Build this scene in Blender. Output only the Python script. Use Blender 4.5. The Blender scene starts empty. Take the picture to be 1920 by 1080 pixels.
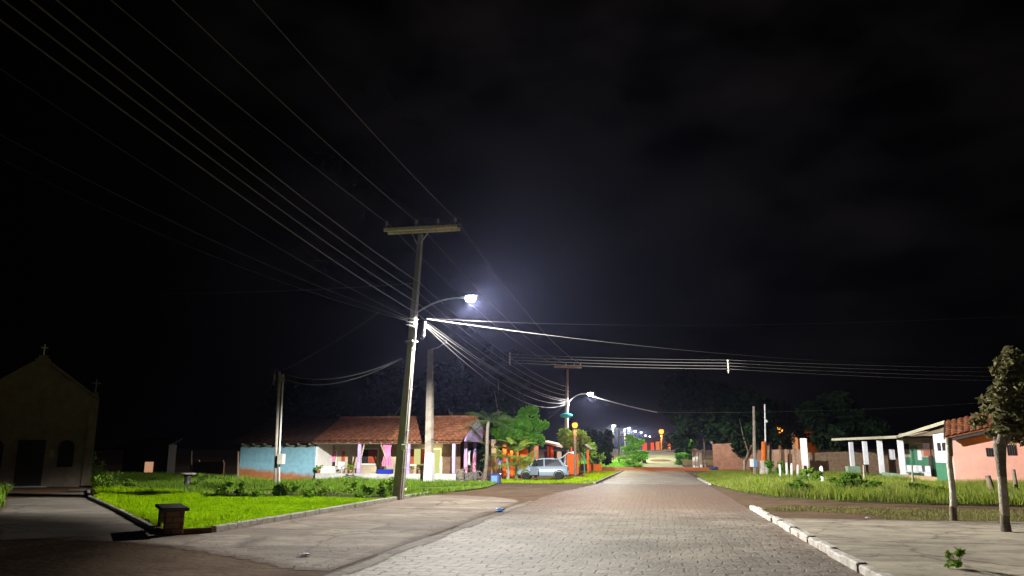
import bpy, math, random
import numpy as np
from mathutils import Vector, Matrix

random.seed(7)
rng = np.random.default_rng(11)
SC = bpy.context.scene
COL = SC.collection
R = math.radians

# ------------------------------------------------------------------ camera
EYE = 1.7
cam = bpy.data.cameras.new("camera")
cam.lens = 27.1875
cam.sensor_width = 36.0
cam.clip_start = 0.1
cam.clip_end = 4000
camo = bpy.data.objects.new("camera", cam)
COL.objects.link(camo)
camo.location = (0, 0, EYE)
camo.rotation_euler = (R(90 + 12.1433), 0, R(10.3172))
SC.camera = camo

# ------------------------------------------------------------------ night sky
world = bpy.data.worlds.new("World")
SC.world = world
world.use_nodes = True
wn = world.node_tree.nodes
wl = world.node_tree.links
for n in list(wn):
    wn.remove(n)
w_out = wn.new("ShaderNodeOutputWorld")
w_sky = wn.new("ShaderNodeTexSky")
w_sky.sky_type = 'NISHITA'
w_sky.sun_disc = False
w_sky.sun_elevation = R(-8)
w_sky.sun_rotation = R(200)
w_bg = wn.new("ShaderNodeBackground")
w_bg.inputs["Strength"].default_value = 0.002
wl.new(w_sky.outputs[0], w_bg.inputs["Color"])
# faint broken cloud lit by the town below
w_tc = wn.new("ShaderNodeTexCoord")
w_map = wn.new("ShaderNodeMapping")
w_map.inputs["Rotation"].default_value = (0.0, 0.5, 0.3)
w_map.inputs["Scale"].default_value = (1.0, 0.7, 1.9)
w_noise = wn.new("ShaderNodeTexNoise")
w_noise.inputs["Scale"].default_value = 7.0
w_noise.inputs["Detail"].default_value = 5.0
w_big = wn.new("ShaderNodeTexNoise")
w_big.inputs["Scale"].default_value = 1.6
w_big.inputs["Detail"].default_value = 1.0
w_ramp = wn.new("ShaderNodeValToRGB")
w_ramp.color_ramp.elements[0].position = 0.36
w_ramp.color_ramp.elements[0].color = (0, 0, 0, 1)
w_ramp.color_ramp.elements[1].position = 0.75
w_ramp.color_ramp.elements[1].color = (1, 1, 1, 1)
# the cloud bank lies ahead of the street and to its right: a soft cap of directions
w_dot = wn.new("ShaderNodeVectorMath")
w_dot.operation = 'DOT_PRODUCT'
_d = Vector((-0.02, 0.87, 0.46)).normalized()
w_dot.inputs[1].default_value = _d
w_cap = wn.new("ShaderNodeMapRange")
w_cap.interpolation_type = 'SMOOTHSTEP'
w_cap.inputs["From Min"].default_value = 0.80
w_cap.inputs["From Max"].default_value = 0.99
w_mul = wn.new("ShaderNodeMath")
w_mul.operation = 'MULTIPLY'
w_mul2 = wn.new("ShaderNodeMath")
w_mul2.operation = 'MULTIPLY_ADD'
w_mul2.inputs[1].default_value = 0.0042
w_mul2.inputs[2].default_value = 0.0003
w_cl = wn.new("ShaderNodeBackground")
w_cl.inputs["Color"].default_value = (1.0, 0.82, 0.80, 1)
w_add = wn.new("ShaderNodeAddShader")
wl.new(w_tc.outputs["Generated"], w_map.inputs["Vector"])
wl.new(w_map.outputs[0], w_noise.inputs["Vector"])
wl.new(w_map.outputs[0], w_big.inputs["Vector"])
wl.new(w_noise.outputs[0], w_ramp.inputs[0])
wl.new(w_tc.outputs["Generated"], w_dot.inputs[0])
wl.new(w_dot.outputs["Value"], w_cap.inputs["Value"])
wl.new(w_ramp.outputs[0], w_mul.inputs[0])
wl.new(w_cap.outputs[0], w_mul.inputs[1])
wl.new(w_mul.outputs[0], w_mul2.inputs[0])
wl.new(w_mul2.outputs[0], w_cl.inputs["Strength"])
wl.new(w_bg.outputs[0], w_add.inputs[0])
wl.new(w_cl.outputs[0], w_add.inputs[1])
wl.new(w_add.outputs[0], w_out.inputs["Surface"])

SC.view_settings.view_transform = 'Standard'
SC.view_settings.look = 'None'
SC.view_settings.gamma = 1.0
SC.view_settings.exposure = 0.3
SC.view_settings.use_curve_mapping = False
SC.cycles.use_denoising = True
SC.cycles.max_bounces = 6
SC.cycles.volume_bounces = 0
SC.cycles.sample_clamp_indirect = 4.0

LED = (1.0, 0.965, 0.90)
SODIUM = (1.0, 0.30, 0.035)
WARM = (1.0, 0.62, 0.25)

# light of a street lamp: real luminaires throw more light out along the road than straight down
def lamp_light(name, loc, power, color, radius=0.12, up=0.02, wing=2.0, back=1.0, dark_lobe=1.0, cut=(.09, .26), tilt=0.0, throw=(1.0, 1.0), parent=None):
    l = bpy.data.lights.new(name, 'POINT')
    l.energy = power
    l.color = color
    l.shadow_soft_size = radius
    o = bpy.data.objects.new(name, l)
    COL.objects.link(o)
    o.location = loc
    l.use_nodes = True
    nt = l.node_tree
    nt.nodes.clear()
    out = nt.nodes.new("ShaderNodeOutputLight")
    em = nt.nodes.new("ShaderNodeEmission")
    tc = nt.nodes.new("ShaderNodeTexCoord")
    sp = nt.nodes.new("ShaderNodeSeparateXYZ")
    nt.links.new(tc.outputs["Normal"], sp.inputs[0])
    lo_, hi_ = cut
    # z < 0 points to the ground
    neg = nt.nodes.new("ShaderNodeMath"); neg.operation = 'MULTIPLY'; neg.inputs[1].default_value = -1.0
    nt.links.new(sp.outputs["Z"], neg.inputs[0])
    cut = nt.nodes.new("ShaderNodeMapRange")
    cut.interpolation_type = 'SMOOTHSTEP'
    ct_ = cut; ct_.inputs["From Min"].default_value = lo_
    ct_.inputs["From Max"].default_value = hi_
    cut.inputs["To Min"].default_value = up
    cut.inputs["To Max"].default_value = 1.0
    # the head is tilted a little towards the street: so is its cut-off
    tl = nt.nodes.new("ShaderNodeMath"); tl.operation = 'MULTIPLY_ADD'; tl.inputs[1].default_value = tilt
    nt.links.new(sp.outputs["X"], tl.inputs[0]); nt.links.new(neg.outputs[0], tl.inputs[2])
    nt.links.new(tl.outputs[0], cut.inputs["Value"])
    mx = nt.nodes.new("ShaderNodeMath"); mx.operation = 'MAXIMUM'; mx.inputs[1].default_value = 0.28
    nt.links.new(neg.outputs[0], mx.inputs[0])
    pw = nt.nodes.new("ShaderNodeMath"); pw.operation = 'POWER'; pw.inputs[1].default_value = -wing
    nt.links.new(mx.outputs[0], pw.inputs[0])
    m = nt.nodes.new("ShaderNodeMath"); m.operation = 'MULTIPLY'
    nt.links.new(cut.outputs[0], m.inputs[0])
    nt.links.new(pw.outputs[0], m.inputs[1])
    # added beam dimming, straight back and up, to keep the chapel dark
    bd = nt.nodes.new("ShaderNodeVectorMath"); bd.operation = 'DOT_PRODUCT'; bd.inputs[1].default_value = (-.95, .30, .30)
    nt.links.new(tc.outputs["Normal"], bd.inputs[0])
    bk = nt.nodes.new("ShaderNodeMapRange")
    bk.interpolation_type = 'SMOOTHSTEP'
    bk.inputs["From Min"].default_value = 0.79
    bk.inputs["From Max"].default_value = 0.90
    bk.inputs["To Min"].default_value = 1.0
    bk.inputs["To Max"].default_value = back
    nt.links.new(bd.outputs["Value"], bk.inputs["Value"])
    # added dark lobe: dims the beam over the near left ground
    sh = nt.nodes.new("ShaderNodeVectorMath"); sh.operation = 'DOT_PRODUCT'; sh.inputs[1].default_value = (-.5, -.8, .35)
    nt.links.new(tc.outputs["Normal"], sh.inputs[0])
    sr = nt.nodes.new("ShaderNodeMapRange"); sr.interpolation_type = 'SMOOTHSTEP'
    sr.inputs["From Min"].default_value = 0.585; sr.inputs["From Max"].default_value = 0.665
    sr.inputs["To Min"].default_value = 1.0; sr.inputs["To Max"].default_value = dark_lobe
    nt.links.new(sh.outputs["Value"], sr.inputs["Value"])
    m3 = nt.nodes.new("ShaderNodeMath"); m3.operation = 'MULTIPLY'
    nt.links.new(m.outputs[0], m3.inputs[0]); nt.links.new(sr.outputs[0], m3.inputs[1])
    # longer throw across and along the street
    for ax, lo, hi, gain in (("X", .25, .72, throw[0]), ("Y", .35, .85, throw[1])):
        if gain == 1.0: continue
        th = nt.nodes.new("ShaderNodeMapRange"); th.interpolation_type = 'SMOOTHSTEP'
        th.inputs["From Min"].default_value = lo; th.inputs["From Max"].default_value = hi
        th.inputs["To Min"].default_value = 1.0; th.inputs["To Max"].default_value = gain
        nt.links.new(sp.outputs[ax], th.inputs["Value"])
        m4 = nt.nodes.new("ShaderNodeMath"); m4.operation = 'MULTIPLY'
        nt.links.new(m3.outputs[0], m4.inputs[0]); nt.links.new(th.outputs[0], m4.inputs[1]); m3 = m4
    m2 = nt.nodes.new("ShaderNodeMath"); m2.operation = 'MULTIPLY'
    nt.links.new(m3.outputs[0], m2.inputs[0])
    nt.links.new(bk.outputs[0], m2.inputs[1])
    nt.links.new(m2.outputs[0], em.inputs["Strength"])
    nt.links.new(em.outputs[0], out.inputs["Surface"])
    if parent:
        o.location = Vector(loc) - WORLD_ORIGIN(parent)
        o.parent = parent
    return o

def bulb_light(name, loc, power, color, radius=0.05, parent=None):
    l = bpy.data.lights.new(name, 'POINT')
    l.energy = power
    l.color = color
    l.shadow_soft_size = radius
    o = bpy.data.objects.new(name, l)
    COL.objects.link(o)
    o.location = Vector(loc) - (WORLD_ORIGIN(parent) if parent else Vector((0, 0, 0)))
    if parent:
        o.parent = parent
    return o

# ------------------------------------------------------------------ measuring: photo pixel -> point in the place
_f = 1450.0
_p = math.atan2(312, _f); _yw = math.atan2(270, math.hypot(_f, 312))
_F = np.array([-math.sin(_yw) * math.cos(_p), math.cos(_yw) * math.cos(_p), math.sin(_p)])
_Rt = np.array([math.cos(_yw), math.sin(_yw), 0.0])
_U = np.cross(_Rt, _F)
def P(px, py, Y):
    d = (px - 960) / _f * _Rt + (540 - py) / _f * _U + _F
    q = np.array([0, 0, EYE]) + d * Y / d[1]
    return Vector(q)
def G(px, py, z=0.0):
    d = (px - 960) / _f * _Rt + (540 - py) / _f * _U + _F
    return Vector(np.array([0, 0, EYE]) + d * (z - EYE) / d[2])

def terrain(y):
    def ss(a, b, t):
        t = min(max((t - a) / (b - a), 0), 1)
        return t * t * (3 - 2 * t)
    z = 2.65 * ss(98, 172, y) + 2.6 * ss(230, 520, y) + 6 * ss(520, 1100, y)
    z += 0.24 * math.exp(-((y - 92.5) / 6.0) ** 2)
    return z

# ------------------------------------------------------------------ mesh helpers
_origin = {}
def WORLD_ORIGIN(o):
    return _origin.get(o.name, Vector((0, 0, 0)))

class MB:
    """collects shapes; build() links them as ONE mesh object"""
    def __init__(s):
        s.v = []; s.f = []; s.sm = []
    def add(s, vs, fs, smooth=False):
        b = len(s.v)
        s.v.extend([tuple(v) for v in vs])
        for f in fs:
            s.f.append(tuple(b + i for i in f)); s.sm.append(smooth)
    def box(s, c, d, rz=0.0, M=None, bev=0.0):
        x, y, z = d[0] / 2, d[1] / 2, d[2] / 2
        m = M if M is not None else Matrix.Rotation(rz, 3, 'Z')
        c = Vector(c)
        if bev > 0:
            b = min(bev, x * .9, y * .9, z * .9)
            prof = [(-z, b), (-z + b, 0), (z - b, 0), (z, b)]
            vs = []; fs = []
            for zz, ins in prof:
                for (sx, sy) in ((-1, -1), (1, -1), (1, 1), (-1, 1)):
                    # chamfered corner: two verts
                    if (sx, sy) in ((-1, -1), (1, 1)):
                        vs.append(c + m @ Vector((sx * (x - ins), sy * (y - ins - b), zz)))
                        vs.append(c + m @ Vector((sx * (x - ins - b), sy * (y - ins), zz)))
                    else:
                        vs.append(c + m @ Vector((sx * (x - ins - b), sy * (y - ins), zz)))
                        vs.append(c + m @ Vector((sx * (x - ins), sy * (y - ins - b), zz)))
            for r in range(3):
                for k in range(8):
                    a = r * 8 + k; a2 = r * 8 + (k + 1) % 8
                    fs.append((a, a2, a2 + 8, a + 8))
            fs.append(tuple(range(7, -1, -1))); fs.append(tuple(range(24, 32)))
            s.add(vs, fs); return s
        vs = [c + m @ Vector((i * x, j * y, k * z)) for i in (-1, 1) for j in (-1, 1) for k in (-1, 1)]
        s.add(vs, [(0, 1, 3, 2), (4, 6, 7, 5), (0, 4, 5, 1), (2, 3, 7, 6), (0, 2, 6, 4), (1, 5, 7, 3)])
        return s
    def bx(s, a, b, bev=0.0):
        a = Vector(a); b = Vector(b)
        return s.box((a + b) / 2, [abs(b[i] - a[i]) for i in range(3)], bev=bev)
    def beam(s, p0, p1, w, h, up=(0, 0, 1)):
        p0 = Vector(p0); p1 = Vector(p1)
        d = (p1 - p0); L = d.length; d.normalize()
        u = Vector(up); sd = d.cross(u)
        if sd.length < 1e-4:
            sd = d.cross(Vector((1, 0, 0)))
        sd.normalize(); u = sd.cross(d)
        m = Matrix((sd, d, u)).transposed()
        return s.box((p0 + p1) / 2, (w, L, h), M=m)
    def taper(s, p0, p1, w0, d0, w1, d1, seg=1):
        p0 = Vector(p0); p1 = Vector(p1)
        vs = []
        for p, w, d in ((p0, w0, d0), (p1, w1, d1)):
            for i, j in ((-1, -1), (1, -1), (1, 1), (-1, 1)):
                vs.append(p + Vector((i * w / 2, j * d / 2, 0)))
        s.add(vs, [(3, 2, 1, 0), (4, 5, 6, 7), (0, 1, 5, 4), (1, 2, 6, 5), (2, 3, 7, 6), (3, 0, 4, 7)])
        return s
    def tube(s, pts, r, n=6, smooth=True, caps=True):
        pts = [Vector(p) for p in pts]
        rs = r if isinstance(r, (list, tuple)) else [r] * len(pts)
        vs = []; fs = []
        ref = None
        for i, p in enumerate(pts):
            t = (pts[min(i + 1, len(pts) - 1)] - pts[max(i - 1, 0)]).normalized()
            if ref is None:
                ref = t.orthogonal().normalized()
            a = (ref - t * ref.dot(t))
            a = a.normalized() if a.length > 1e-5 else t.orthogonal().normalized()
            ref = a
            b = t.cross(a)
            for k in range(n):
                an = 2 * math.pi * k / n
                vs.append(p + (a * math.cos(an) + b * math.sin(an)) * rs[i])
        for i in range(len(pts) - 1):
            for k in range(n):
                k2 = (k + 1) % n
                fs.append((i * n + k, i * n + k2, (i + 1) * n + k2, (i + 1) * n + k))
        s.add(vs, fs, smooth)
        if caps:
            s.add(vs[:n], [tuple(range(n - 1, -1, -1))])
            s.add(vs[-n:], [tuple(range(n))])
        return s
    def lathe(s, c, prof, n=16, smooth=True, axis='Z', M=None):
        c = Vector(c); vs = []; fs = []
        for (r, z) in prof:
            for k in range(n):
                a = 2 * math.pi * k / n
                q = Vector((r * math.cos(a), r * math.sin(a), z))
                if axis == 'Y': q = Vector((q.x, q.z, q.y))
                if axis == 'X': q = Vector((q.z, q.x, q.y))
                if M is not None: q = M @ q
                vs.append(c + q)
        for i in range(len(prof) - 1):
            for k in range(n):
                k2 = (k + 1) % n
                fs.append((i * n + k, i * n + k2, (i + 1) * n + k2, (i + 1) * n + k))
        fs.append(tuple(range(n - 1, -1, -1)))
        m = (len(prof) - 1) * n
        fs.append(tuple(m + k for k in range(n)))
        s.add(vs, fs, smooth); return s
    def prism(s, poly, z0, z1):
        n = len(poly)
        vs = [(p[0], p[1], z0) for p in poly] + [(p[0], p[1], z1) for p in poly]
        fs = [tuple(range(n - 1, -1, -1)), tuple(range(n, 2 * n))]
        for i in range(n):
            j = (i + 1) % n
            fs.append((i, j, n + j, n + i))
        s.add(vs, fs); return s
    def slab(s, pts, th):
        """flat polygon of 3-D points given thickness along its normal"""
        pts = [Vector(p) for p in pts]; n = len(pts)
        nm = (pts[1] - pts[0]).cross(pts[2] - pts[0]).normalized()
        vs = pts + [p - nm * th for p in pts]
        fs = [tuple(range(n)), tuple(range(2 * n - 1, n - 1, -1))]
        for i in range(n):
            j = (i + 1) % n
            fs.append((j, i, n + i, n + j))
        s.add(vs, fs); return s
    def tiles(s, p0, u, v, nrm, pitch=0.24, rows=12, amp=0.065, seg=6):
        """barrel-tile roof sheet from eave corner p0 along u (eave) and v (up the slope)"""
        p0 = Vector(p0); u = Vector(u); v = Vector(v); nrm = Vector(nrm).normalized()
        nu = max(2, int(u.length / pitch)) * seg
        vs = []; fs = []
        for r in range(rows):
            for e in (0, 1):
                t = (r + e) / rows
                lift = 0.035 * (1 - e)
                for i in range(nu + 1):
                    ph = i / seg
                    h = amp * abs(math.sin(math.pi * ph)) + 0.012 * math.sin(ph * 2.39 + r * 1.7) + 0.008 * math.sin(ph * 0.7 + r)
                    q = p0 + u * (i / nu) + v * t + nrm * (h + lift)
                    vs.append(q)
        w = nu + 1
        for r in range(rows * 2 - 1):
            for i in range(nu):
                fs.append((r * w + i, r * w + i + 1, (r + 1) * w + i + 1, (r + 1) * w + i))
        s.add(vs, fs, False)
        # back sheet so that the roof has thickness
        a = [p0, p0 + u, p0 + u + v, p0 + v]
        s.slab([q - nrm * 0.005 for q in a], 0.05)
        return s
    def build(s, name, mat, parent=None, origin=None, kind=None):
        me = bpy.data.meshes.new(name)
        o = bpy.data.objects.new(name, me)
        COL.objects.link(o)
        if parent is not None:
            org = WORLD_ORIGIN(parent)
        else:
            org = Vector(origin) if origin is not None else Vector((0, 0, 0))
        V = np.array(s.v, dtype=np.float64).reshape(-1, 3) - np.array(org)
        me.from_pydata([tuple(x) for x in V], [], s.f)
        me.polygons.foreach_set("use_smooth", s.sm)
        me.materials.append(mat)
        me.update()
        _origin[o.name] = org.copy()
        if parent is not None:
            o.parent = parent
        else:
            o.location = org
        if kind: o["kind"] = kind
        return o

def tag(o, label, cat, group=None):
    o["label"] = label; o["category"] = cat
    if group: o["group"] = group
    return o
def thing(name, label, cat, loc, group=None):
    o = bpy.data.objects.new(name, None)
    COL.objects.link(o)
    o.empty_display_size = 0.2
    o.location = loc
    _origin[o.name] = Vector(loc)
    return tag(o, label, cat, group)
def dup(root, loc, label=None, rz=None):
    c = root.copy(); COL.objects.link(c); c.location = loc
    _origin[c.name] = Vector(loc)
    if rz is not None: c.rotation_euler = (0, 0, rz)
    if label: c["label"] = label
    for ch in list(root.children):
        d = ch.copy(); COL.objects.link(d); d.parent = c
        for g in list(ch.children):
            e = g.copy(); COL.objects.link(e); e.parent = d
    return c

# ------------------------------------------------------------------ materials
def mat(name, col, rough=0.8, var=0.25, scale=6.0, bump=0.0, bscale=None, col2=None, spec=0.3, metal=0.0, emit=None, estr=0.0, detail=6.0):
    m = bpy.data.materials.new(name); m.use_nodes = True
    nt = m.node_tree; b = nt.nodes["Principled BSDF"]
    b.inputs["Roughness"].default_value = rough
    b.inputs["Metallic"].default_value = metal
    b.inputs["Specular IOR Level"].default_value = spec
    tc = nt.nodes.new("ShaderNodeTexCoord")
    nz = nt.nodes.new("ShaderNodeTexNoise")
    nz.inputs["Scale"].default_value = scale; nz.inputs["Detail"].default_value = detail
    nz.inputs["Roughness"].default_value = 0.65
    nt.links.new(tc.outputs["Object"], nz.inputs["Vector"])
    rp = nt.nodes.new("ShaderNodeValToRGB")
    c2 = col2 or tuple(min(1, c * (1 + var)) for c in col)
    c1 = tuple(c * (1 - var) for c in col) if col2 is None else col
    rp.color_ramp.elements[0].position = 0.32; rp.color_ramp.elements[0].color = (*c1, 1)
    rp.color_ramp.elements[1].position = 0.68; rp.color_ramp.elements[1].color = (*c2, 1)
    nt.links.new(nz.outputs[0], rp.inputs[0])
    nt.links.new(rp.outputs[0], b.inputs["Base Color"])
    if bump:
        n2 = nt.nodes.new("ShaderNodeTexNoise")
        n2.inputs["Scale"].default_value = bscale or scale * 4; n2.inputs["Detail"].default_value = 5
        nt.links.new(tc.outputs["Object"], n2.inputs["Vector"])
        bp = nt.nodes.new("ShaderNodeBump"); bp.inputs["Strength"].default_value = bump; bp.inputs["Distance"].default_value = 0.03
        nt.links.new(n2.outputs[0], bp.inputs["Height"])
        nt.links.new(bp.outputs[0], b.inputs["Normal"])
    if emit:
        b.inputs["Emission Color"].default_value = (*emit, 1); b.inputs["Emission Strength"].default_value = estr
    return m

def leaf_mat(name, c1, c2, trans=0.35, scale=1.5):
    m = bpy.data.materials.new(name); m.use_nodes = True
    nt = m.node_tree; nt.nodes.clear()
    out = nt.nodes.new("ShaderNodeOutputMaterial")
    tc = nt.nodes.new("ShaderNodeTexCoord")
    nz = nt.nodes.new("ShaderNodeTexNoise"); nz.inputs["Scale"].default_value = scale; nz.inputs["Detail"].default_value = 7
    nz.inputs["Roughness"].default_value = 0.75
    nt.links.new(tc.outputs["Object"], nz.inputs["Vector"])
    rp = nt.nodes.new("ShaderNodeValToRGB")
    rp.color_ramp.elements[0].position = 0.3; rp.color_ramp.elements[0].color = (*c1, 1)
    rp.color_ramp.elements[1].position = 0.7; rp.color_ramp.elements[1].color = (*c2, 1)
    nt.links.new(nz.outputs[0], rp.inputs[0])
    d = nt.nodes.new("ShaderNodeBsdfDiffuse"); t = nt.nodes.new("ShaderNodeBsdfTranslucent")
    mx = nt.nodes.new("ShaderNodeMixShader"); mx.inputs[0].default_value = trans
    nt.links.new(rp.outputs[0], d.inputs["Color"]); nt.links.new(rp.outputs[0], t.inputs["Color"])
    nt.links.new(d.outputs[0], mx.inputs[1]); nt.links.new(t.outputs[0], mx.inputs[2])
    nt.links.new(mx.outputs[0], out.inputs["Surface"])
    return m

def emit_mat(name, col, strength):
    m = bpy.data.materials.new(name); m.use_nodes = True
    nt = m.node_tree; nt.nodes.clear()
    out = nt.nodes.new("ShaderNodeOutputMaterial"); e = nt.nodes.new("ShaderNodeEmission")
    e.inputs["Color"].default_value = (*col, 1); e.inputs["Strength"].default_value = strength
    nt.links.new(e.outputs[0], out.inputs["Surface"])
    return m

def nodes_of(name):
    m = bpy.data.materials.new(name); m.use_nodes = True
    return m, m.node_tree, m.node_tree.nodes["Principled BSDF"]

# interlocking paver street
def paver_mat():
    m, nt, b = nodes_of("street_pavers")
    N = nt.nodes.new; L = nt.links.new
    tc = N("ShaderNodeTexCoord")
    warp = N("ShaderNodeTexNoise"); warp.inputs["Scale"].default_value = 1.3; warp.inputs["Detail"].default_value = 4
    L(tc.outputs["Object"], warp.inputs["Vector"])
    wm = N("ShaderNodeVectorMath"); wm.operation = 'MULTIPLY_ADD'
    wm.inputs[1].default_value = (0.34, 0.34, 0); wm.inputs[2].default_value = (-0.17, -0.17, 0)
    L(warp.outputs["Color"], wm.inputs[0])
    ad = N("ShaderNodeVectorMath"); ad.operation = 'ADD'
    L(tc.outputs["Object"], ad.inputs[0]); L(wm.outputs[0], ad.inputs[1])
    br = N("ShaderNodeTexBrick")
    br.inputs["Scale"].default_value = 1.0
    br.inputs["Brick Width"].default_value = 0.38; br.inputs["Row Height"].default_value = 0.33
    br.inputs["Mortar Size"].default_value = 0.02; br.inputs["Mortar Smooth"].default_value = 0.5
    br.inputs["Bias"].default_value = -0.1
    br.inputs["Color1"].default_value = (0.265, 0.222, 0.175, 1); br.inputs["Color2"].default_value = (0.35, 0.30, 0.24, 1)
    br.inputs["Mortar"].default_value = (0.0, 0.0, 0.0, 1)
    L(ad.outputs[0], br.inputs["Vector"])
    # mortar visible only in places (sand-filled elsewhere)
    nz = N("ShaderNodeTexNoise"); nz.inputs["Scale"].default_value = 2.6; nz.inputs["Detail"].default_value = 6; nz.inputs["Roughness"].default_value = 0.7
    L(tc.outputs["Object"], nz.inputs["Vector"])
    nzr = N("ShaderNodeMapRange"); nzr.inputs["From Min"].default_value = 0.42; nzr.inputs["From Max"].default_value = 0.60
    L(nz.outputs[0], nzr.inputs["Value"])
    mm = N("ShaderNodeMath"); mm.operation = 'MULTIPLY'
    L(br.outputs["Fac"], mm.inputs[0]); L(nzr.outputs[0], mm.inputs[1])
    brc = N("ShaderNodeTexBrick")
    for k in ("Scale", "Brick Width", "Row Height", "Bias"):
        brc.inputs[k].default_value = br.inputs[k].default_value
    brc.inputs["Mortar Size"].default_value = 0.0
    brc.inputs["Color1"].default_value = br.inputs["Color1"].default_value; brc.inputs["Color2"].default_value = br.inputs["Color2"].default_value
    L(ad.outputs[0], brc.inputs["Vector"])
    # blotches
    bl = N("ShaderNodeTexNoise"); bl.inputs["Scale"].default_value = 0.55; bl.inputs["Detail"].default_value = 5
    L(tc.outputs["Object"], bl.inputs["Vector"])
    blr = N("ShaderNodeMapRange"); blr.inputs["To Min"].default_value = 0.62; blr.inputs["To Max"].default_value = 1.35
    blr.inputs["From Min"].default_value = 0.3; blr.inputs["From Max"].default_value = 0.7
    L(bl.outputs[0], blr.inputs["Value"])
    cm = N("ShaderNodeVectorMath"); cm.operation = 'SCALE'
    L(brc.outputs["Color"], cm.inputs[0]); L(blr.outputs[0], cm.inputs["Scale"])
    # brown earth carried on to the pavers at the crossing (y 29..46) and along the kerbs
    sx = N("ShaderNodeSeparateXYZ"); L(ad.outputs[0], sx.inputs[0])
    yn = N("ShaderNodeMath"); yn.operation = 'MULTIPLY_ADD'; yn.inputs[1].default_value = 6.0
    bl2 = N("ShaderNodeTexNoise"); bl2.inputs["Scale"].default_value = 0.22; bl2.inputs["Detail"].default_value = 4
    L(tc.outputs["Object"], bl2.inputs["Vector"]); L(bl2.outputs[0], yn.inputs[0]); L(sx.outputs["Y"], yn.inputs[2])
    r0 = N("ShaderNodeMapRange"); r0.interpolation_type = 'SMOOTHSTEP'; r0.inputs["From Min"].default_value = 21; r0.inputs["From Max"].default_value = 33
    r1 = N("ShaderNodeMapRange"); r1.interpolation_type = 'SMOOTHSTEP'; r1.inputs["From Min"].default_value = 49.0; r1.inputs["From Max"].default_value = 50.5
    r1.inputs["To Min"].default_value = 1; r1.inputs["To Max"].default_value = 0.1
    L(yn.outputs[0], r0.inputs["Value"]); L(yn.outputs[0], r1.inputs["Value"])
    dm = N("ShaderNodeMath"); dm.operation = 'MULTIPLY'; L(r0.outputs[0], dm.inputs[0]); L(r1.outputs[0], dm.inputs[1])
    # kerb-side dirt at the right edge
    ke = N("ShaderNodeMapRange"); ke.inputs["From Min"].default_value = 1.9; ke.inputs["From Max"].default_value = 2.75
    L(sx.outputs["X"], ke.inputs["Value"])
    kn = N("ShaderNodeMath"); kn.operation = 'MULTIPLY'; L(ke.outputs[0], kn.inputs[0]); L(nzr.outputs[0], kn.inputs[1])
    mxx = N("ShaderNodeMath"); mxx.operation = 'MAXIMUM'; L(dm.outputs[0], mxx.inputs[0]); L(kn.outputs[0], mxx.inputs[1])
    m8 = N("ShaderNodeMath"); m8.operation = 'MULTIPLY'; m8.inputs[1].default_value = 0.92; L(mxx.outputs[0], m8.inputs[0])
    mix = N("ShaderNodeMix"); mix.data_type = 'RGBA'
    L(m8.outputs[0], mix.inputs[0]); L(cm.outputs[0], mix.inputs[6]); mix.inputs[7].default_value = (0.185, 0.115, 0.082, 1)
    mj = N("ShaderNodeMix"); mj.data_type = 'RGBA'
    L(mm.outputs[0], mj.inputs[0]); L(mix.outputs[2], mj.inputs[6]); mj.inputs[7].default_value = (0.05, 0.045, 0.04, 1)
    L(mj.outputs[2], b.inputs["Base Color"])
    b.inputs["Roughness"].default_value = 0.75; b.inputs["Specular IOR Level"].default_value = 0.25
    fine = N("ShaderNodeTexNoise"); fine.inputs["Scale"].default_value = 12; fine.inputs["Detail"].default_value = 6
    L(tc.outputs["Object"], fine.inputs["Vector"])
    hh = N("ShaderNodeMath"); hh.operation = 'MULTIPLY_ADD'; hh.inputs[1].default_value = -1.2
    L(br.outputs["Fac"], hh.inputs[0]); L(fine.outputs[0], hh.inputs[2])
    h2 = N("ShaderNodeMath"); h2.operation = 'MULTIPLY_ADD'; h2.inputs[1].default_value = 0.8
    L(nz.outputs[0], h2.inputs[0]); L(hh.outputs[0], h2.inputs[2])
    bp = N("ShaderNodeBump"); bp.inputs["Strength"].default_value = 0.9; bp.inputs["Distance"].default_value = 0.03
    L(h2.outputs[0], bp.inputs["Height"]); L(bp.outputs[0], b.inputs["Normal"])
    return m

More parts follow.
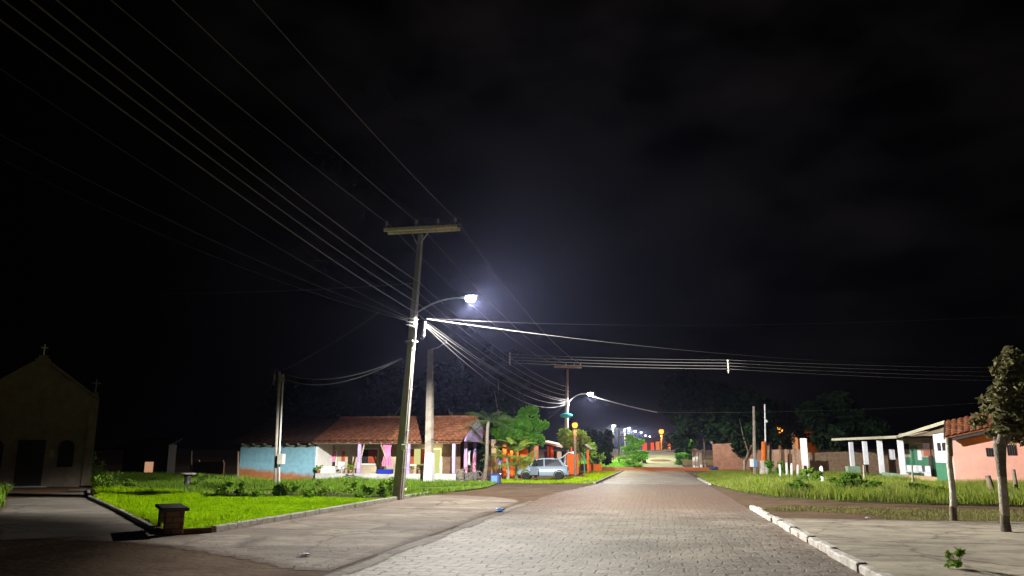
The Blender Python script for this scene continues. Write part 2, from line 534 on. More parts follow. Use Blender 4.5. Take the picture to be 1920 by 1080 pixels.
def concrete_mat(name, c1, c2, edge=False, dirt=(0.16, 0.11, 0.07), dirt_amt=0.6, slab=(2.2, 1.6)):
    m, nt, b = nodes_of(name)
    N = nt.nodes.new; L = nt.links.new
    tc = N("ShaderNodeTexCoord")
    n1 = N("ShaderNodeTexNoise"); n1.inputs["Scale"].default_value = 0.8; n1.inputs["Detail"].default_value = 8; n1.inputs["Roughness"].default_value = 0.7
    mp = N("ShaderNodeMapping"); mp.inputs["Scale"].default_value = (0.45, 1.3, 1)
    L(tc.outputs["Object"], mp.inputs["Vector"]); L(mp.outputs[0], n1.inputs["Vector"])
    rp = N("ShaderNodeValToRGB")
    rp.color_ramp.elements[0].position = 0.35; rp.color_ramp.elements[0].color = (*c1, 1)
    rp.color_ramp.elements[1].position = 0.65; rp.color_ramp.elements[1].color = (*c2, 1)
    L(n1.outputs[0], rp.inputs[0])
    br = N("ShaderNodeTexBrick"); br.inputs["Scale"].default_value = 1
    br.inputs["Brick Width"].default_value = slab[0]; br.inputs["Row Height"].default_value = slab[1]
    br.inputs["Mortar Size"].default_value = 0.0; br.offset = 0.37
    br.inputs["Color1"].default_value = (0.72, 0.70, 0.70, 1); br.inputs["Color2"].default_value = (1.2, 1.18, 1.15, 1)
    L(tc.outputs["Object"], br.inputs["Vector"])
    mu = N("ShaderNodeMix"); mu.data_type = 'RGBA'; mu.blend_type = 'MULTIPLY'; mu.inputs[0].default_value = 1.0
    L(rp.outputs[0], mu.inputs[6]); L(br.outputs["Color"], mu.inputs[7])
    n2 = N("ShaderNodeTexNoise"); n2.inputs["Scale"].default_value = 1.7; n2.inputs["Detail"].default_value = 9; n2.inputs["Roughness"].default_value = 0.75
    L(tc.outputs["Object"], n2.inputs["Vector"])
    mr = N("ShaderNodeMapRange"); mr.inputs["From Min"].default_value = 0.48; mr.inputs["From Max"].default_value = 0.68; mr.inputs["To Max"].default_value = dirt_amt
    L(n2.outputs[0], mr.inputs["Value"])
    mx = N("ShaderNodeMix"); mx.data_type = 'RGBA'
    L(mr.outputs[0], mx.inputs[0]); L(mu.outputs[2], mx.inputs[6]); mx.inputs[7].default_value = (*dirt, 1)
    # cracks
    vo = N("ShaderNodeTexVoronoi"); vo.feature = 'DISTANCE_TO_EDGE'; vo.inputs["Scale"].default_value = 0.42
    wv = N("ShaderNodeVectorMath"); wv.operation = 'MULTIPLY_ADD'; wv.inputs[1].default_value = (.9, .9, 0)
    L(n2.outputs["Color"], wv.inputs[0]); L(tc.outputs["Object"], wv.inputs[2]); L(wv.outputs[0], vo.inputs["Vector"])
    cr_ = N("ShaderNodeMapRange"); cr_.inputs["From Min"].default_value = 0.0; cr_.inputs["From Max"].default_value = 0.022; cr_.inputs["To Min"].default_value = .62; cr_.inputs["To Max"].default_value = 0.0
    L(vo.outputs["Distance"], cr_.inputs["Value"])
    mc = N("ShaderNodeMix"); mc.data_type = 'RGBA'; L(cr_.outputs[0], mc.inputs[0]); L(mx.outputs[2], mc.inputs[6]); mc.inputs[7].default_value = (.06, .048, .035, 1)
    fin = mc.outputs[2]
    if edge:
        at = N("ShaderNodeAttribute"); at.attribute_name = "edge"
        ea = N("ShaderNodeMath"); ea.operation = 'MULTIPLY_ADD'; ea.inputs[1].default_value = 1.5
        L(n2.outputs[0], ea.inputs[0]); L(at.outputs["Fac"], ea.inputs[2])
        em_ = N("ShaderNodeMapRange"); em_.inputs["From Min"].default_value = 0.95; em_.inputs["From Max"].default_value = 1.25
        L(ea.outputs[0], em_.inputs["Value"])
        ne = N("ShaderNodeTexNoise"); ne.inputs["Scale"].default_value = .9; ne.inputs["Detail"].default_value = 10; ne.inputs["Roughness"].default_value = .65
        L(tc.outputs["Object"], ne.inputs["Vector"])
        re_ = N("ShaderNodeValToRGB"); re_.color_ramp.elements[0].position = .32; re_.color_ramp.elements[0].color = (*EARTH1, 1); re_.color_ramp.elements[1].position = .68; re_.color_ramp.elements[1].color = (*EARTH2, 1)
        L(ne.outputs[0], re_.inputs[0])
        mE = N("ShaderNodeMix"); mE.data_type = 'RGBA'; L(em_.outputs[0], mE.inputs[0]); L(re_.outputs[0], mE.inputs[6]); L(fin, mE.inputs[7])
        fin = mE.outputs[2]
    L(fin, b.inputs["Base Color"])
    b.inputs["Roughness"].default_value = 0.85; b.inputs["Specular IOR Level"].default_value = 0.2
    n3 = N("ShaderNodeTexNoise"); n3.inputs["Scale"].default_value = 9; n3.inputs["Detail"].default_value = 8; n3.inputs["Roughness"].default_value = 0.75
    L(tc.outputs["Object"], n3.inputs["Vector"])
    bp = N("ShaderNodeBump"); bp.inputs["Strength"].default_value = 0.8; bp.inputs["Distance"].default_value = 0.04
    L(n3.outputs[0], bp.inputs["Height"]); L(bp.outputs[0], b.inputs["Normal"])
    return m

def brick_mat(name, c1, c2, mortar, w=0.22, h=0.08):
    m, nt, b = nodes_of(name)
    N = nt.nodes.new; L = nt.links.new
    tc = N("ShaderNodeTexCoord"); mp = N("ShaderNodeMapping"); mp.inputs["Rotation"].default_value = (R(90), 0, 0)
    L(tc.outputs["Object"], mp.inputs["Vector"])
    br = N("ShaderNodeTexBrick"); br.inputs["Scale"].default_value = 1; br.inputs["Brick Width"].default_value = w; br.inputs["Row Height"].default_value = h
    br.inputs["Mortar Size"].default_value = 0.012
    br.inputs["Color1"].default_value = (*c1, 1); br.inputs["Color2"].default_value = (*c2, 1); br.inputs["Mortar"].default_value = (*mortar, 1)
    L(mp.outputs[0], br.inputs["Vector"])
    nz = N("ShaderNodeTexNoise"); nz.inputs["Scale"].default_value = 2; nz.inputs["Detail"].default_value = 6
    L(tc.outputs["Object"], nz.inputs["Vector"])
    mr = N("ShaderNodeMapRange"); mr.inputs["To Min"].default_value = 0.55; mr.inputs["To Max"].default_value = 1.35
    L(nz.outputs[0], mr.inputs["Value"])
    sc = N("ShaderNodeVectorMath"); sc.operation = 'SCALE'
    L(br.outputs["Color"], sc.inputs[0]); L(mr.outputs[0], sc.inputs["Scale"])
    L(sc.outputs[0], b.inputs["Base Color"]); b.inputs["Roughness"].default_value = 0.9; b.inputs["Specular IOR Level"].default_value = 0.1
    bp = N("ShaderNodeBump"); bp.inputs["Strength"].default_value = 0.6; bp.inputs["Distance"].default_value = 0.02
    L(br.outputs["Fac"], bp.inputs["Height"]); bp.invert = True; L(bp.outputs[0], b.inputs["Normal"])
    return m

# wall painted above, earth-splashed below with a ragged, slanting edge
def stained_wall(name, top, low, z0, slope, x0, soft=0.12, var=0.2):
    m, nt, b = nodes_of(name)
    N = nt.nodes.new; L = nt.links.new
    ge = N("ShaderNodeTexCoord"); sp = N("ShaderNodeSeparateXYZ"); L(ge.outputs["Object"], sp.inputs[0])
    nz = N("ShaderNodeTexNoise"); nz.inputs["Scale"].default_value = 2.5; nz.inputs["Detail"].default_value = 7
    L(ge.outputs["Object"], nz.inputs["Vector"])
    lx = N("ShaderNodeMath"); lx.operation = 'MULTIPLY_ADD'; lx.inputs[1].default_value = -slope; lx.inputs[2].default_value = slope * x0 - z0
    L(sp.outputs["X"], lx.inputs[0])
    a = N("ShaderNodeMath"); a.operation = 'ADD'; L(lx.outputs[0], a.inputs[0]); L(sp.outputs["Z"], a.inputs[1])
    a2 = N("ShaderNodeMath"); a2.operation = 'MULTIPLY_ADD'; a2.inputs[1].default_value = 0.5; L(nz.outputs[0], a2.inputs[0]); L(a.outputs[0], a2.inputs[2])
    mr = N("ShaderNodeMapRange"); mr.inputs["From Min"].default_value = 0.25 - soft; mr.inputs["From Max"].default_value = 0.25 + soft
    L(a2.outputs[0], mr.inputs["Value"])
    n2 = N("ShaderNodeTexNoise"); n2.inputs["Scale"].default_value = 3.5; n2.inputs["Detail"].default_value = 8
    L(ge.outputs["Object"], n2.inputs["Vector"])
    sc = N("ShaderNodeMapRange"); sc.inputs["To Min"].default_value = 1 - var * 1.6; sc.inputs["To Max"].default_value = 1 + var * 1.6
    L(n2.outputs[0], sc.inputs["Value"])
    mx = N("ShaderNodeMix"); mx.data_type = 'RGBA'; mx.inputs[6].default_value = (*low, 1); mx.inputs[7].default_value = (*top, 1)
    L(mr.outputs[0], mx.inputs[0])
    s2 = N("ShaderNodeVectorMath"); s2.operation = 'SCALE'; L(mx.outputs[2], s2.inputs[0]); L(sc.outputs[0], s2.inputs["Scale"])
    L(s2.outputs[0], b.inputs["Base Color"]); b.inputs["Roughness"].default_value = 0.85; b.inputs["Specular IOR Level"].default_value = 0.15
    bp = N("ShaderNodeBump"); bp.inputs["Strength"].default_value = 0.4; bp.inputs["Distance"].default_value = 0.04
    L(n2.outputs[0], bp.inputs["Height"]); L(bp.outputs[0], b.inputs["Normal"])
    return m

EARTH1, EARTH2 = (0.095, 0.06, 0.036), (0.19, 0.125, 0.08)
M = {}
M["paver"] = paver_mat()
M["apron"] = concrete_mat("apron_concrete", (0.22, 0.188, 0.155), (0.43, 0.37, 0.31), dirt=(0.19, 0.13, 0.085), dirt_amt=.85, edge=True)
M["slabr"] = concrete_mat("slab_concrete", (0.34, 0.30, 0.235), (0.62, 0.56, 0.44), dirt=(0.13, 0.115, 0.09), dirt_amt=0.7, slab=(40, 1.9), edge=True)
M["path"] = concrete_mat("path_concrete", (0.22, 0.20, 0.17), (0.32, 0.29, 0.25), dirt=(0.13, 0.10, 0.07), edge=True)
M["earth"] = mat("brown_earth", EARTH1, 0.95, scale=0.9, bump=1.0, bscale=7, col2=EARTH2, spec=0.05, detail=10)
M["redearth"] = mat("red_earth", (0.46, 0.095, 0.015), 0.95, scale=0.8, bump=0.8, bscale=5, col2=(0.66, 0.17, 0.03), spec=0.05)
M["soil"] = mat("lawn_soil", (0.045, 0.05, 0.022), 0.95, scale=2.0, bump=0.8, bscale=14, col2=(0.085, 0.075, 0.04), spec=0.05)
M["farroad"] = mat("pale_road", (0.30, 0.27, 0.22), 0.9, scale=0.9, col2=(0.45, 0.41, 0.34), bump=0.4, spec=0.1)
M["kerbw"] = mat("limewashed_kerb", (0.36, 0.31, 0.25), 0.85, scale=3.5, col2=(0.82, 0.79, 0.74), bump=0.7, bscale=16)
M["kerb"] = mat("kerb_concrete", (0.28, 0.26, 0.22), 0.9, scale=4, col2=(0.50, 0.47, 0.41), bump=0.6, bscale=18)
M["kerbbrick"] = brick_mat("kerb_brick", (0.20, 0.11, 0.06), (0.28, 0.17, 0.09), (0.12, 0.09, 0.06))
M["grass"] = leaf_mat("grass_blades", (0.19, 0.38, 0.003), (0.56, 0.80, 0.012), 0.45, 3.2)
M["weed"] = leaf_mat("weed_leaves", (0.08, 0.20, 0.012), (0.30, 0.46, 0.06), 0.3, 2.6)
M["tall"] = leaf_mat("tall_grass", (0.07, 0.15, 0.012), (0.34, 0.40, 0.06), 0.3, 1.4)
M["turf"] = mat("turf", (0.12, 0.24, 0.006), 0.95, scale=2.6, col2=(0.42, 0.66, 0.015), bump=1.0, bscale=30, spec=0.05)
M["vergeleaf"] = leaf_mat("verge_leaves", (0.045, 0.11, 0.014), (0.14, 0.24, 0.03), 0.3, 2.0)
M["dry"] = leaf_mat("dry_grass", (0.15, 0.17, 0.045), (0.34, 0.33, 0.13), 0.3, 2.0)
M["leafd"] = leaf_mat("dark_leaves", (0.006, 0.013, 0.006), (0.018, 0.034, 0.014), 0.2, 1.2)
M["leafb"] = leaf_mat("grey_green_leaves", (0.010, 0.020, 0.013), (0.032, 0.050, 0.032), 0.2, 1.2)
M["leafg"] = leaf_mat("green_leaves", (0.03, 0.11, 0.010), (0.16, 0.42, 0.03), 0.35, 4.0)
M["leafy"] = leaf_mat("yellow_green_leaves", (0.10, 0.20, 0.02), (0.26, 0.36, 0.05), 0.4, 1.5)
M["leafbright"] = leaf_mat("bright_leaves", (0.16, 0.46, 0.03), (0.40, 0.80, 0.10), 0.4, 1.0)
M["leafpoll"] = leaf_mat("dull_olive_leaves", (0.05, 0.055, 0.022), (0.26, 0.24, 0.12), 0.25, 9.0)
M["bark"] = mat("bark", (0.10, 0.085, 0.065), 0.95, scale=7, bump=0.9, bscale=22, col2=(0.21, 0.18, 0.14), spec=0.1)
M["barkpale"] = mat("pale_bark", (0.24, 0.205, 0.16), 0.95, scale=6, bump=0.8, bscale=20, col2=(0.40, 0.35, 0.29), spec=0.1)
M["poleconc"] = mat("pole_concrete", (0.24, 0.21, 0.17), 0.9, scale=3, bump=0.5, bscale=25, col2=(0.36, 0.32, 0.27), spec=0.15)
M["polewhite"] = mat("white_painted_concrete", (0.62, 0.64, 0.66), 0.8, scale=4, bump=0.4, bscale=18, col2=(0.80, 0.81, 0.82))
M["galv"] = mat("galvanised_steel", (0.45, 0.45, 0.46), 0.45, scale=6, var=0.15, metal=0.6, spec=0.5)
M["woodarm"] = mat("crossarm_wood", (0.66, 0.59, 0.44), 0.85, scale=8, var=0.25, bump=0.4)
M["porc"] = mat("insulator_porcelain", (0.32, 0.27, 0.24), 0.3, var=0.2, spec=0.6)
M["cable"] = mat("cable_sheath", (0.10, 0.095, 0.09), 0.6, var=0.15, spec=0.4)
M["cablew"] = mat("pale_cable_sheath", (0.22, 0.22, 0.24), 0.5, var=0.1, spec=0.4)
M["lens"] = emit_mat("led_lens", (0.95, 0.98, 1.0), 40.0)
M["lensfar"] = emit_mat("far_led_lens", (0.88, 0.94, 1.0), 16.0)
M["lensyel"] = emit_mat("mercury_lens", (0.86, 0.92, 0.55), 8.0)
M["lensod"] = emit_mat("sodium_lens", (1.0, 0.30, 0.03), 3.2)
M["lenswarm"] = emit_mat("warm_bulb", (1.0, 0.70, 0.35), 10.0)
M["glow_door"] = emit_mat("lit_room", (0.95, 0.95, 0.34), 0.62)
M["glow_far"] = emit_mat("far_wall_glow", (1.0, 0.52, 0.30), 0.40)
M["bluewall"] = stained_wall("blue_limewash", (0.20, 0.39, 0.48), (0.33, 0.13, 0.05), 0.82, -0.09, 0.0, 0.15)
M["cream"] = mat("cream_paint", (0.44, 0.36, 0.25), 0.85, scale=2.5, var=0.18, bump=0.2)
M["brownwall"] = mat("brown_wall", (0.14, 0.085, 0.05), 0.9, scale=3, var=0.3, bump=0.2)
M["white"] = mat("white_paint", (0.70, 0.69, 0.66), 0.75, scale=3, var=0.12, bump=0.2)
M["parapet"] = mat("grimy_white_parapet", (0.36, 0.37, 0.33), 0.9, scale=2.2, bump=0.4, col2=(0.64, 0.64, 0.60))
M["lilac"] = mat("lilac_paint", (0.47, 0.36, 0.66), 0.75, var=0.12, scale=4)
M["pink"] = mat("pink_cloth", (0.72, 0.20, 0.36), 0.9, var=0.2, scale=7)
M["pinkpaint"] = mat("pink_post_paint", (0.72, 0.30, 0.46), 0.8, var=0.15, scale=5)
M["redwood"] = mat("red_shutter", (0.36, 0.075, 0.03), 0.6, var=0.2, scale=5)
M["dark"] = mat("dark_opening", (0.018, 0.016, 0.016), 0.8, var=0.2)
M["bluebox"] = mat("blue_plastic", (0.015, 0.035, 0.42), 0.4, var=0.1, spec=0.5)
M["bluebin"] = mat("light_blue_plastic", (0.12, 0.26, 0.46), 0.4, var=0.12, spec=0.5)
M["navybin"] = mat("navy_plastic", (0.04, 0.06, 0.22), 0.4, var=0.12, spec=0.5)
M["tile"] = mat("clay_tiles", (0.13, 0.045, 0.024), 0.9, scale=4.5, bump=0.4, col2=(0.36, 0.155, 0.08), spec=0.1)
M["tilem"] = mat("shaded_clay_tiles", (0.07, 0.03, 0.02), 0.9, scale=3.5, bump=0.4, col2=(0.22, 0.085, 0.045), spec=0.1)  # clay tiles darkened: weaker lamplight towards the left, put into the colour
M["tiled"] = mat("dark_tiles", (0.022, 0.014, 0.011), 0.95, scale=4, bump=0.4, col2=(0.06, 0.034, 0.026), spec=0.05)  # near-black: the dim light on the blue house's roof is in this colour
M["wood"] = mat("weathered_wood", (0.13, 0.10, 0.07), 0.9, scale=5, bump=0.6, bscale=16, col2=(0.26, 0.21, 0.15))
M["postwash"] = mat("whitewashed_wood", (0.38, 0.36, 0.31), 0.9, scale=5, bump=0.7, bscale=14, col2=(0.66, 0.63, 0.56))
M["chapel"] = mat("chapel_plaster", (0.20, 0.15, 0.12), 0.95, scale=1.6, bump=0.5, bscale=12, col2=(0.30, 0.25, 0.20), spec=0.05)
M["darkdoor"] = mat("dark_wood_door", (0.03, 0.022, 0.018), 0.7, var=0.25)
M["benchtop"] = mat("bench_slab", (0.08, 0.075, 0.065), 0.9, scale=4, bump=0.6, col2=(0.14, 0.13, 0.115))
M["benchleg"] = brick_mat("bench_leg_brick", (0.26, 0.15, 0.075), (0.34, 0.21, 0.11), (0.16, 0.11, 0.07), 0.25, 0.12)
M["orange"] = mat("orange_paint_and_light", (0.72, 0.16, 0.02), 0.8, var=0.2, scale=3)
M["orangew"] = mat("pale_cream_paint", (0.80, 0.60, 0.42), 0.8, var=0.12)
M["teal"] = mat("teal_enamel", (0.02, 0.32, 0.33), 0.5, var=0.1, spec=0.4)
M["carpaint"] = mat("silver_blue_paint", (0.22, 0.28, 0.36), 0.3, var=0.05, spec=0.6)
M["carglass"] = mat("car_glass", (0.02, 0.024, 0.03), 0.08, var=0.1, spec=0.8)
M["rubber"] = mat("rubber", (0.02, 0.02, 0.02), 0.9, var=0.2)
M["rim"] = mat("wheel_rim", (0.42, 0.42, 0.43), 0.35, var=0.1, metal=0.6)
M["redlight"] = mat("tail_lamp", (0.45, 0.02, 0.02), 0.3, var=0.1)
M["salmon"] = mat("salmon_pink_paint", (0.78, 0.44, 0.36), 0.85, scale=1.6, var=0.10, bump=0.15)
M["sand"] = mat("ochre_plinth_paint", (0.46, 0.32, 0.17), 0.85, scale=2.5, var=0.2, bump=0.2)
M["green"] = mat("green_paint", (0.05, 0.20, 0.11), 0.8, scale=4, var=0.2)
M["paleg"] = mat("pale_green_paint", (0.24, 0.38, 0.26), 0.8, scale=4, var=0.15)
M["schwhite"] = mat("white_lime_paint", (0.72, 0.74, 0.80), 0.8, scale=3, var=0.08)
M["fascia"] = mat("fascia_board", (0.46, 0.44, 0.33), 0.85, scale=4, var=0.2)
M["brick"] = brick_mat("rough_brick", (0.24, 0.10, 0.06), (0.33, 0.16, 0.10), (0.20, 0.15, 0.11))
M["panel"] = mat("concrete_panel", (0.36, 0.22, 0.15), 0.9, scale=3, bump=0.4, col2=(0.47, 0.31, 0.22))
M["mud"] = mat("mud_wall", (0.22, 0.145, 0.09), 0.95, scale=4, bump=1.0, bscale=9, col2=(0.38, 0.27, 0.18))
M["signw"] = mat("white_signboard", (0.78, 0.79, 0.84), 0.6, var=0.06)
M["plastic_w"] = mat("white_plastic_bag", (0.72, 0.74, 0.76), 0.5, var=0.15)
M["plastic_b"] = mat("bright_blue_plastic", (0.08, 0.36, 0.90), 0.4, var=0.15)
M["yellow"] = mat("cream_yellow_plastic", (0.70, 0.60, 0.30), 0.6, var=0.15)
M["steel"] = mat("dark_steel", (0.06, 0.06, 0.065), 0.5, var=0.2, spec=0.5)
M["meter"] = mat("meter_box_grey", (0.50, 0.50, 0.42), 0.6, var=0.15)
M["skin"] = mat("brown_skin", (0.26, 0.14, 0.09), 0.6, var=0.1)
M["hair"] = mat("black_hair", (0.012, 0.01, 0.01), 0.7, var=0.2)
M["shirt"] = mat("lavender_check_shirt", (0.16, 0.13, 0.24), 0.9, scale=9, col2=(0.50, 0.46, 0.62))
M["trousers"] = mat("dark_brown_trousers", (0.075, 0.04, 0.035), 0.9, var=0.2)
M["pot"] = mat("clay_pot", (0.40, 0.20, 0.12), 0.8, var=0.2)
M["frond"] = leaf_mat("palm_frond", (0.03, 0.06, 0.02), (0.09, 0.13, 0.05), 0.3, 1.0)
M["banana"] = leaf_mat("banana_leaf", (0.20, 0.34, 0.04), (0.48, 0.60, 0.12), 0.4, 1.0)
M["pebble"] = mat("pebble_stone", (0.34, 0.28, 0.22), 0.9, scale=3, col2=(0.62, 0.56, 0.48))
#SETTING

# ------------------------------------------------------------------ vegetation helpers
def np_mesh(name, V, F, mat_, parent=None, origin=None, kind=None, smooth=False):
    V = np.asarray(V, dtype=np.float64); F = np.asarray(F, dtype=np.int32)
    org = WORLD_ORIGIN(parent) if parent is not None else Vector(origin or (0, 0, 0))
    V = V - np.array(org)
    me = bpy.data.meshes.new(name)
    k = F.shape[1]
    me.vertices.add(len(V)); me.vertices.foreach_set("co", V.astype(np.float32).ravel())
    me.loops.add(F.size); me.loops.foreach_set("vertex_index", F.ravel())
    me.polygons.add(len(F)); me.polygons.foreach_set("loop_start", np.arange(0, F.size, k, dtype=np.int32))
    me.update(calc_edges=True); me.validate()
    me.materials.append(mat_)
    o = bpy.data.objects.new(name, me); COL.objects.link(o)
    _origin[o.name] = Vector(org)
    if parent is not None: o.parent = parent
    else: o.location = org
    if kind: o["kind"] = kind
    return o

def leaf_quads(Pt, size, squash=0.5, jit=0.5, droop=0.0):
    n = len(Pt)
    a = rng.normal(size=(n, 3)); a[:, 2] = a[:, 2] * 0.7 - droop
    a /= np.linalg.norm(a, axis=1, keepdims=True)
    b = rng.normal(size=(n, 3)); b -= a * (a * b).sum(1, keepdims=True); b /= np.linalg.norm(b, axis=1, keepdims=True)
    s = size * (1 - jit / 2 + jit * rng.random((n, 1)))
    V = np.stack([Pt - a * s, Pt + b * s * squash, Pt + a * s, Pt - b * s * squash], 1).reshape(-1, 3)
    F = np.arange(4 * n).reshape(-1, 4)
    return V, F

def crown_points(c, rad, n, clumps=16, spread=0.33, lower=-0.8):
    c = np.array(c); rad = np.array(rad)
    d = rng.normal(size=(clumps, 3)); d /= np.linalg.norm(d, axis=1, keepdims=True)
    d[:, 2] = np.maximum(d[:, 2], lower)
    r = 0.35 + 0.6 * rng.random((clumps, 1)) ** 0.6
    cc = d * r
    w = 0.6 + rng.random(clumps); w /= w.sum()
    k = rng.choice(clumps, n, p=w)
    g = rng.normal(size=(n, 3)); g /= np.linalg.norm(g, axis=1, keepdims=True)
    g *= rng.random((n, 1)) ** 0.45
    sp = (spread * (0.7 + 0.6 * rng.random(clumps)))[k][:, None]
    pts = cc[k] + g * sp
    return c + pts * rad

def make_tree(name, label, cat, base, crown_c, rad, n, size, leafm, barkm, trunk_r=0.14, forks=3, clumps=16, spread=0.33, lean=(0, 0), group=None, limbs=True):
    base = Vector(base); cc = Vector(crown_c)
    t = thing(name, label, cat, base, group)
    mb = MB()
    fork = base.lerp(Vector((cc.x + lean[0], cc.y + lean[1], cc.z - rad[2] * 0.75)), 0.9)
    mid = base.lerp(fork, 0.5) + Vector((random.uniform(-.1, .1), random.uniform(-.1, .1), 0))
    mb.tube([base - Vector((0, 0, .05)), base + Vector((0, 0, .12)), mid, fork], [trunk_r * 1.45, trunk_r * 1.1, trunk_r * .92, trunk_r * .8], 9)
    if limbs:
        for k in range(forks):
            a = 2 * math.pi * k / forks + random.uniform(-.4, .4)
            e = cc + Vector((math.cos(a) * rad[0] * .55, math.sin(a) * rad[1] * .55, random.uniform(-.1, .35) * rad[2]))
            m_ = fork.lerp(e, .5) + Vector((math.cos(a) * .12, math.sin(a) * .12, -.05)) * rad[0] * .5
            mb.tube([fork - Vector((0, 0, .1)), m_, e], [trunk_r * .62, trunk_r * .42, trunk_r * .15], 6)
    mb.build("trunk", barkm, t)
    pts = crown_points(cc, rad, n, clumps, spread)
    V, F = leaf_quads(pts, size)
    np_mesh("crown", V, F, leafm, t)
    return t

def blades(xy, h, w, lean=0.5, z=0.0):
    n = len(xy)
    a = rng.random(n) * 2 * math.pi
    hh = h * (0.5 + 0.8 * rng.random(n)) if np.isscalar(h) else h * (0.55 + 0.7 * rng.random(n))
    dx = np.cos(a) * w / 2; dy = np.sin(a) * w / 2
    la = rng.random(n) * 2 * math.pi; ll = hh * lean * rng.random(n)
    zb = np.full(n, z) if np.isscalar(z) else z
    b0 = np.stack([xy[:, 0] - dx, xy[:, 1] - dy, zb - 0.01], 1)
    b1 = np.stack([xy[:, 0] + dx, xy[:, 1] + dy, zb - 0.01], 1)
    mx = xy[:, 0] + np.cos(la) * ll * .35; my = xy[:, 1] + np.sin(la) * ll * .35
    m0 = np.stack([mx - dx * .7, my - dy * .7, zb + hh * .6], 1)
    m1 = np.stack([mx + dx * .7, my + dy * .7, zb + hh * .6], 1)
    tp = np.stack([xy[:, 0] + np.cos(la) * ll, xy[:, 1] + np.sin(la) * ll, zb + hh], 1)
    V = np.stack([b0, b1, m1, m0, tp], 1).reshape(-1, 3)
    i = np.arange(n)[:, None] * 5
    F = np.concatenate([np.concatenate([i, i + 1, i + 2], 1), np.concatenate([i, i + 2, i + 3], 1), np.concatenate([i + 3, i + 2, i + 4], 1)])
    return V, F

def in_poly(xy, poly):
    x, y = xy[:, 0], xy[:, 1]; r = np.zeros(len(xy), bool)
    j = len(poly) - 1
    for i in range(len(poly)):
        xi, yi = poly[i]; xj, yj = poly[j]
        c = ((yi > y) != (yj > y)) & (x < (xj - xi) * (y - yi) / (yj - yi + 1e-12) + xi)
        r ^= c; j = i
    return r
def scatter(poly, n):
    P_ = np.array(poly); lo = P_.min(0); hi = P_.max(0)
    out = np.zeros((0, 2))
    while len(out) < n:
        q = lo + rng.random((n, 2)) * (hi - lo)
        out = np.concatenate([out, q[in_poly(q, poly)]])
    return out[:n]
_ph = rng.random((10, 3)) * 6.28; _dirs = rng.normal(size=(10, 2))
def field(xy, scale):
    """smooth random field, about -1..1"""
    v = np.zeros(len(xy))
    for k in range(10):
        d = _dirs[k] / np.linalg.norm(_dirs[k]) * (0.6 + 0.16 * k)
        v += np.sin((xy @ d) * scale + _ph[k, 0])
    return v / 4.0

def plant_bush(name, label, base, rad, n, size, leafm, group=None, cat="bush", clumps=8):
    """small leafy weed or shrub: a few stems and a scatter of leaves"""
    base = Vector(base)
    t = thing(name, label, cat, base, group)
    mb = MB()
    for k in range(5):
        a = 6.28 * k / 5 + random.random()
        mb.tube([base, base + Vector((math.cos(a) * rad[0] * .3, math.sin(a) * rad[1] * .3, rad[2] * .7)), base + Vector((math.cos(a) * rad[0] * .7, math.sin(a) * rad[1] * .7, rad[2] * 1.3))], [.02 * rad[2] + .004, .012 * rad[2] + .003, .003], 4)
    mb.build("stem", M["bark"], t)
    V, F = leaf_quads(crown_points(base + Vector((0, 0, rad[2] * .95)), rad, n, clumps, .4), size)
    V[:, 2] = np.maximum(V[:, 2], base.z + .01)
    np_mesh("foliage", V, F, leafm, t)
    return t

# ================================================================== THE SETTING
ys = list(np.arange(-30, 60, 6.0)) + list(np.arange(60, 190, 2.0)) + list(np.arange(190, 560, 15.0)) + list(np.arange(560, 1500, 60.0))
xs = [-900, -400, -150, -80, -50] + list(np.arange(-40, 41, 4.0)) + [50, 80, 150, 400, 900]
V = [(x, y, terrain(y) + (0.05 * math.sin(x * .37 + y * .21) + 0.03 * math.sin(x * .9 - y * .5)) * (1 if y > 104 or abs(x) > 24 else 0)) for y in ys for x in xs]
nx = len(xs)
Fq = [(j * nx + i, j * nx + i + 1, (j + 1) * nx + i + 1, (j + 1) * nx + i) for j in range(len(ys) - 1) for i in range(nx - 1)]
np_mesh("ground", V, Fq, M["earth"], kind="structure")

def sheet(name, strips, m, z):
    """strip of quads: rows of (y, x0, x1), following the terrain"""
    V = []; F = []
    for (y, x0, x1) in strips:
        for k in range(5):
            V.append((x0 + (x1 - x0) * k / 4, y, terrain(y) + z))
    for j in range(len(strips) - 1):
        for k in range(4):
            F.append((j * 5 + k, j * 5 + k + 1, j * 5 + k + 6, j * 5 + k + 5))
    return np_mesh(name, V, F, m, kind="structure")

# near street of pavers, from behind the camera to the red earth crossing
def wob(y, s): return 0.05 * math.sin(y * 1.3 + s) + 0.04 * math.sin(y * 3.1 + s * 2)
st = []
for y in np.arange(-14, 84.5, 0.75):
    xl = -4.55 if y < 34 else (-4.55 + 1.25 * min(1, (y - 34) / 14))
    st.append((y, xl + wob(y, 1), 2.83 + wob(y, 4) * .4))
sheet("road", st, M["paver"], 0.012)
sheet("red_earth_crossing", [(y, -26 + 2 * math.sin(y), 22 + wob(y, 2) * 6) for y in np.arange(83.6, 103.1, 0.9)], M["redearth"], 0.018)
sheet("far_road", [(y, -3.3 + 2.5 * (y - 101) / 70 + wob(y, 1) * 3, 3.5 + .05 * math.sin(y) + wob(y, 3) * 3) for y in np.arange(101.5, 186, 1.5)], M["farroad"], 0.03)

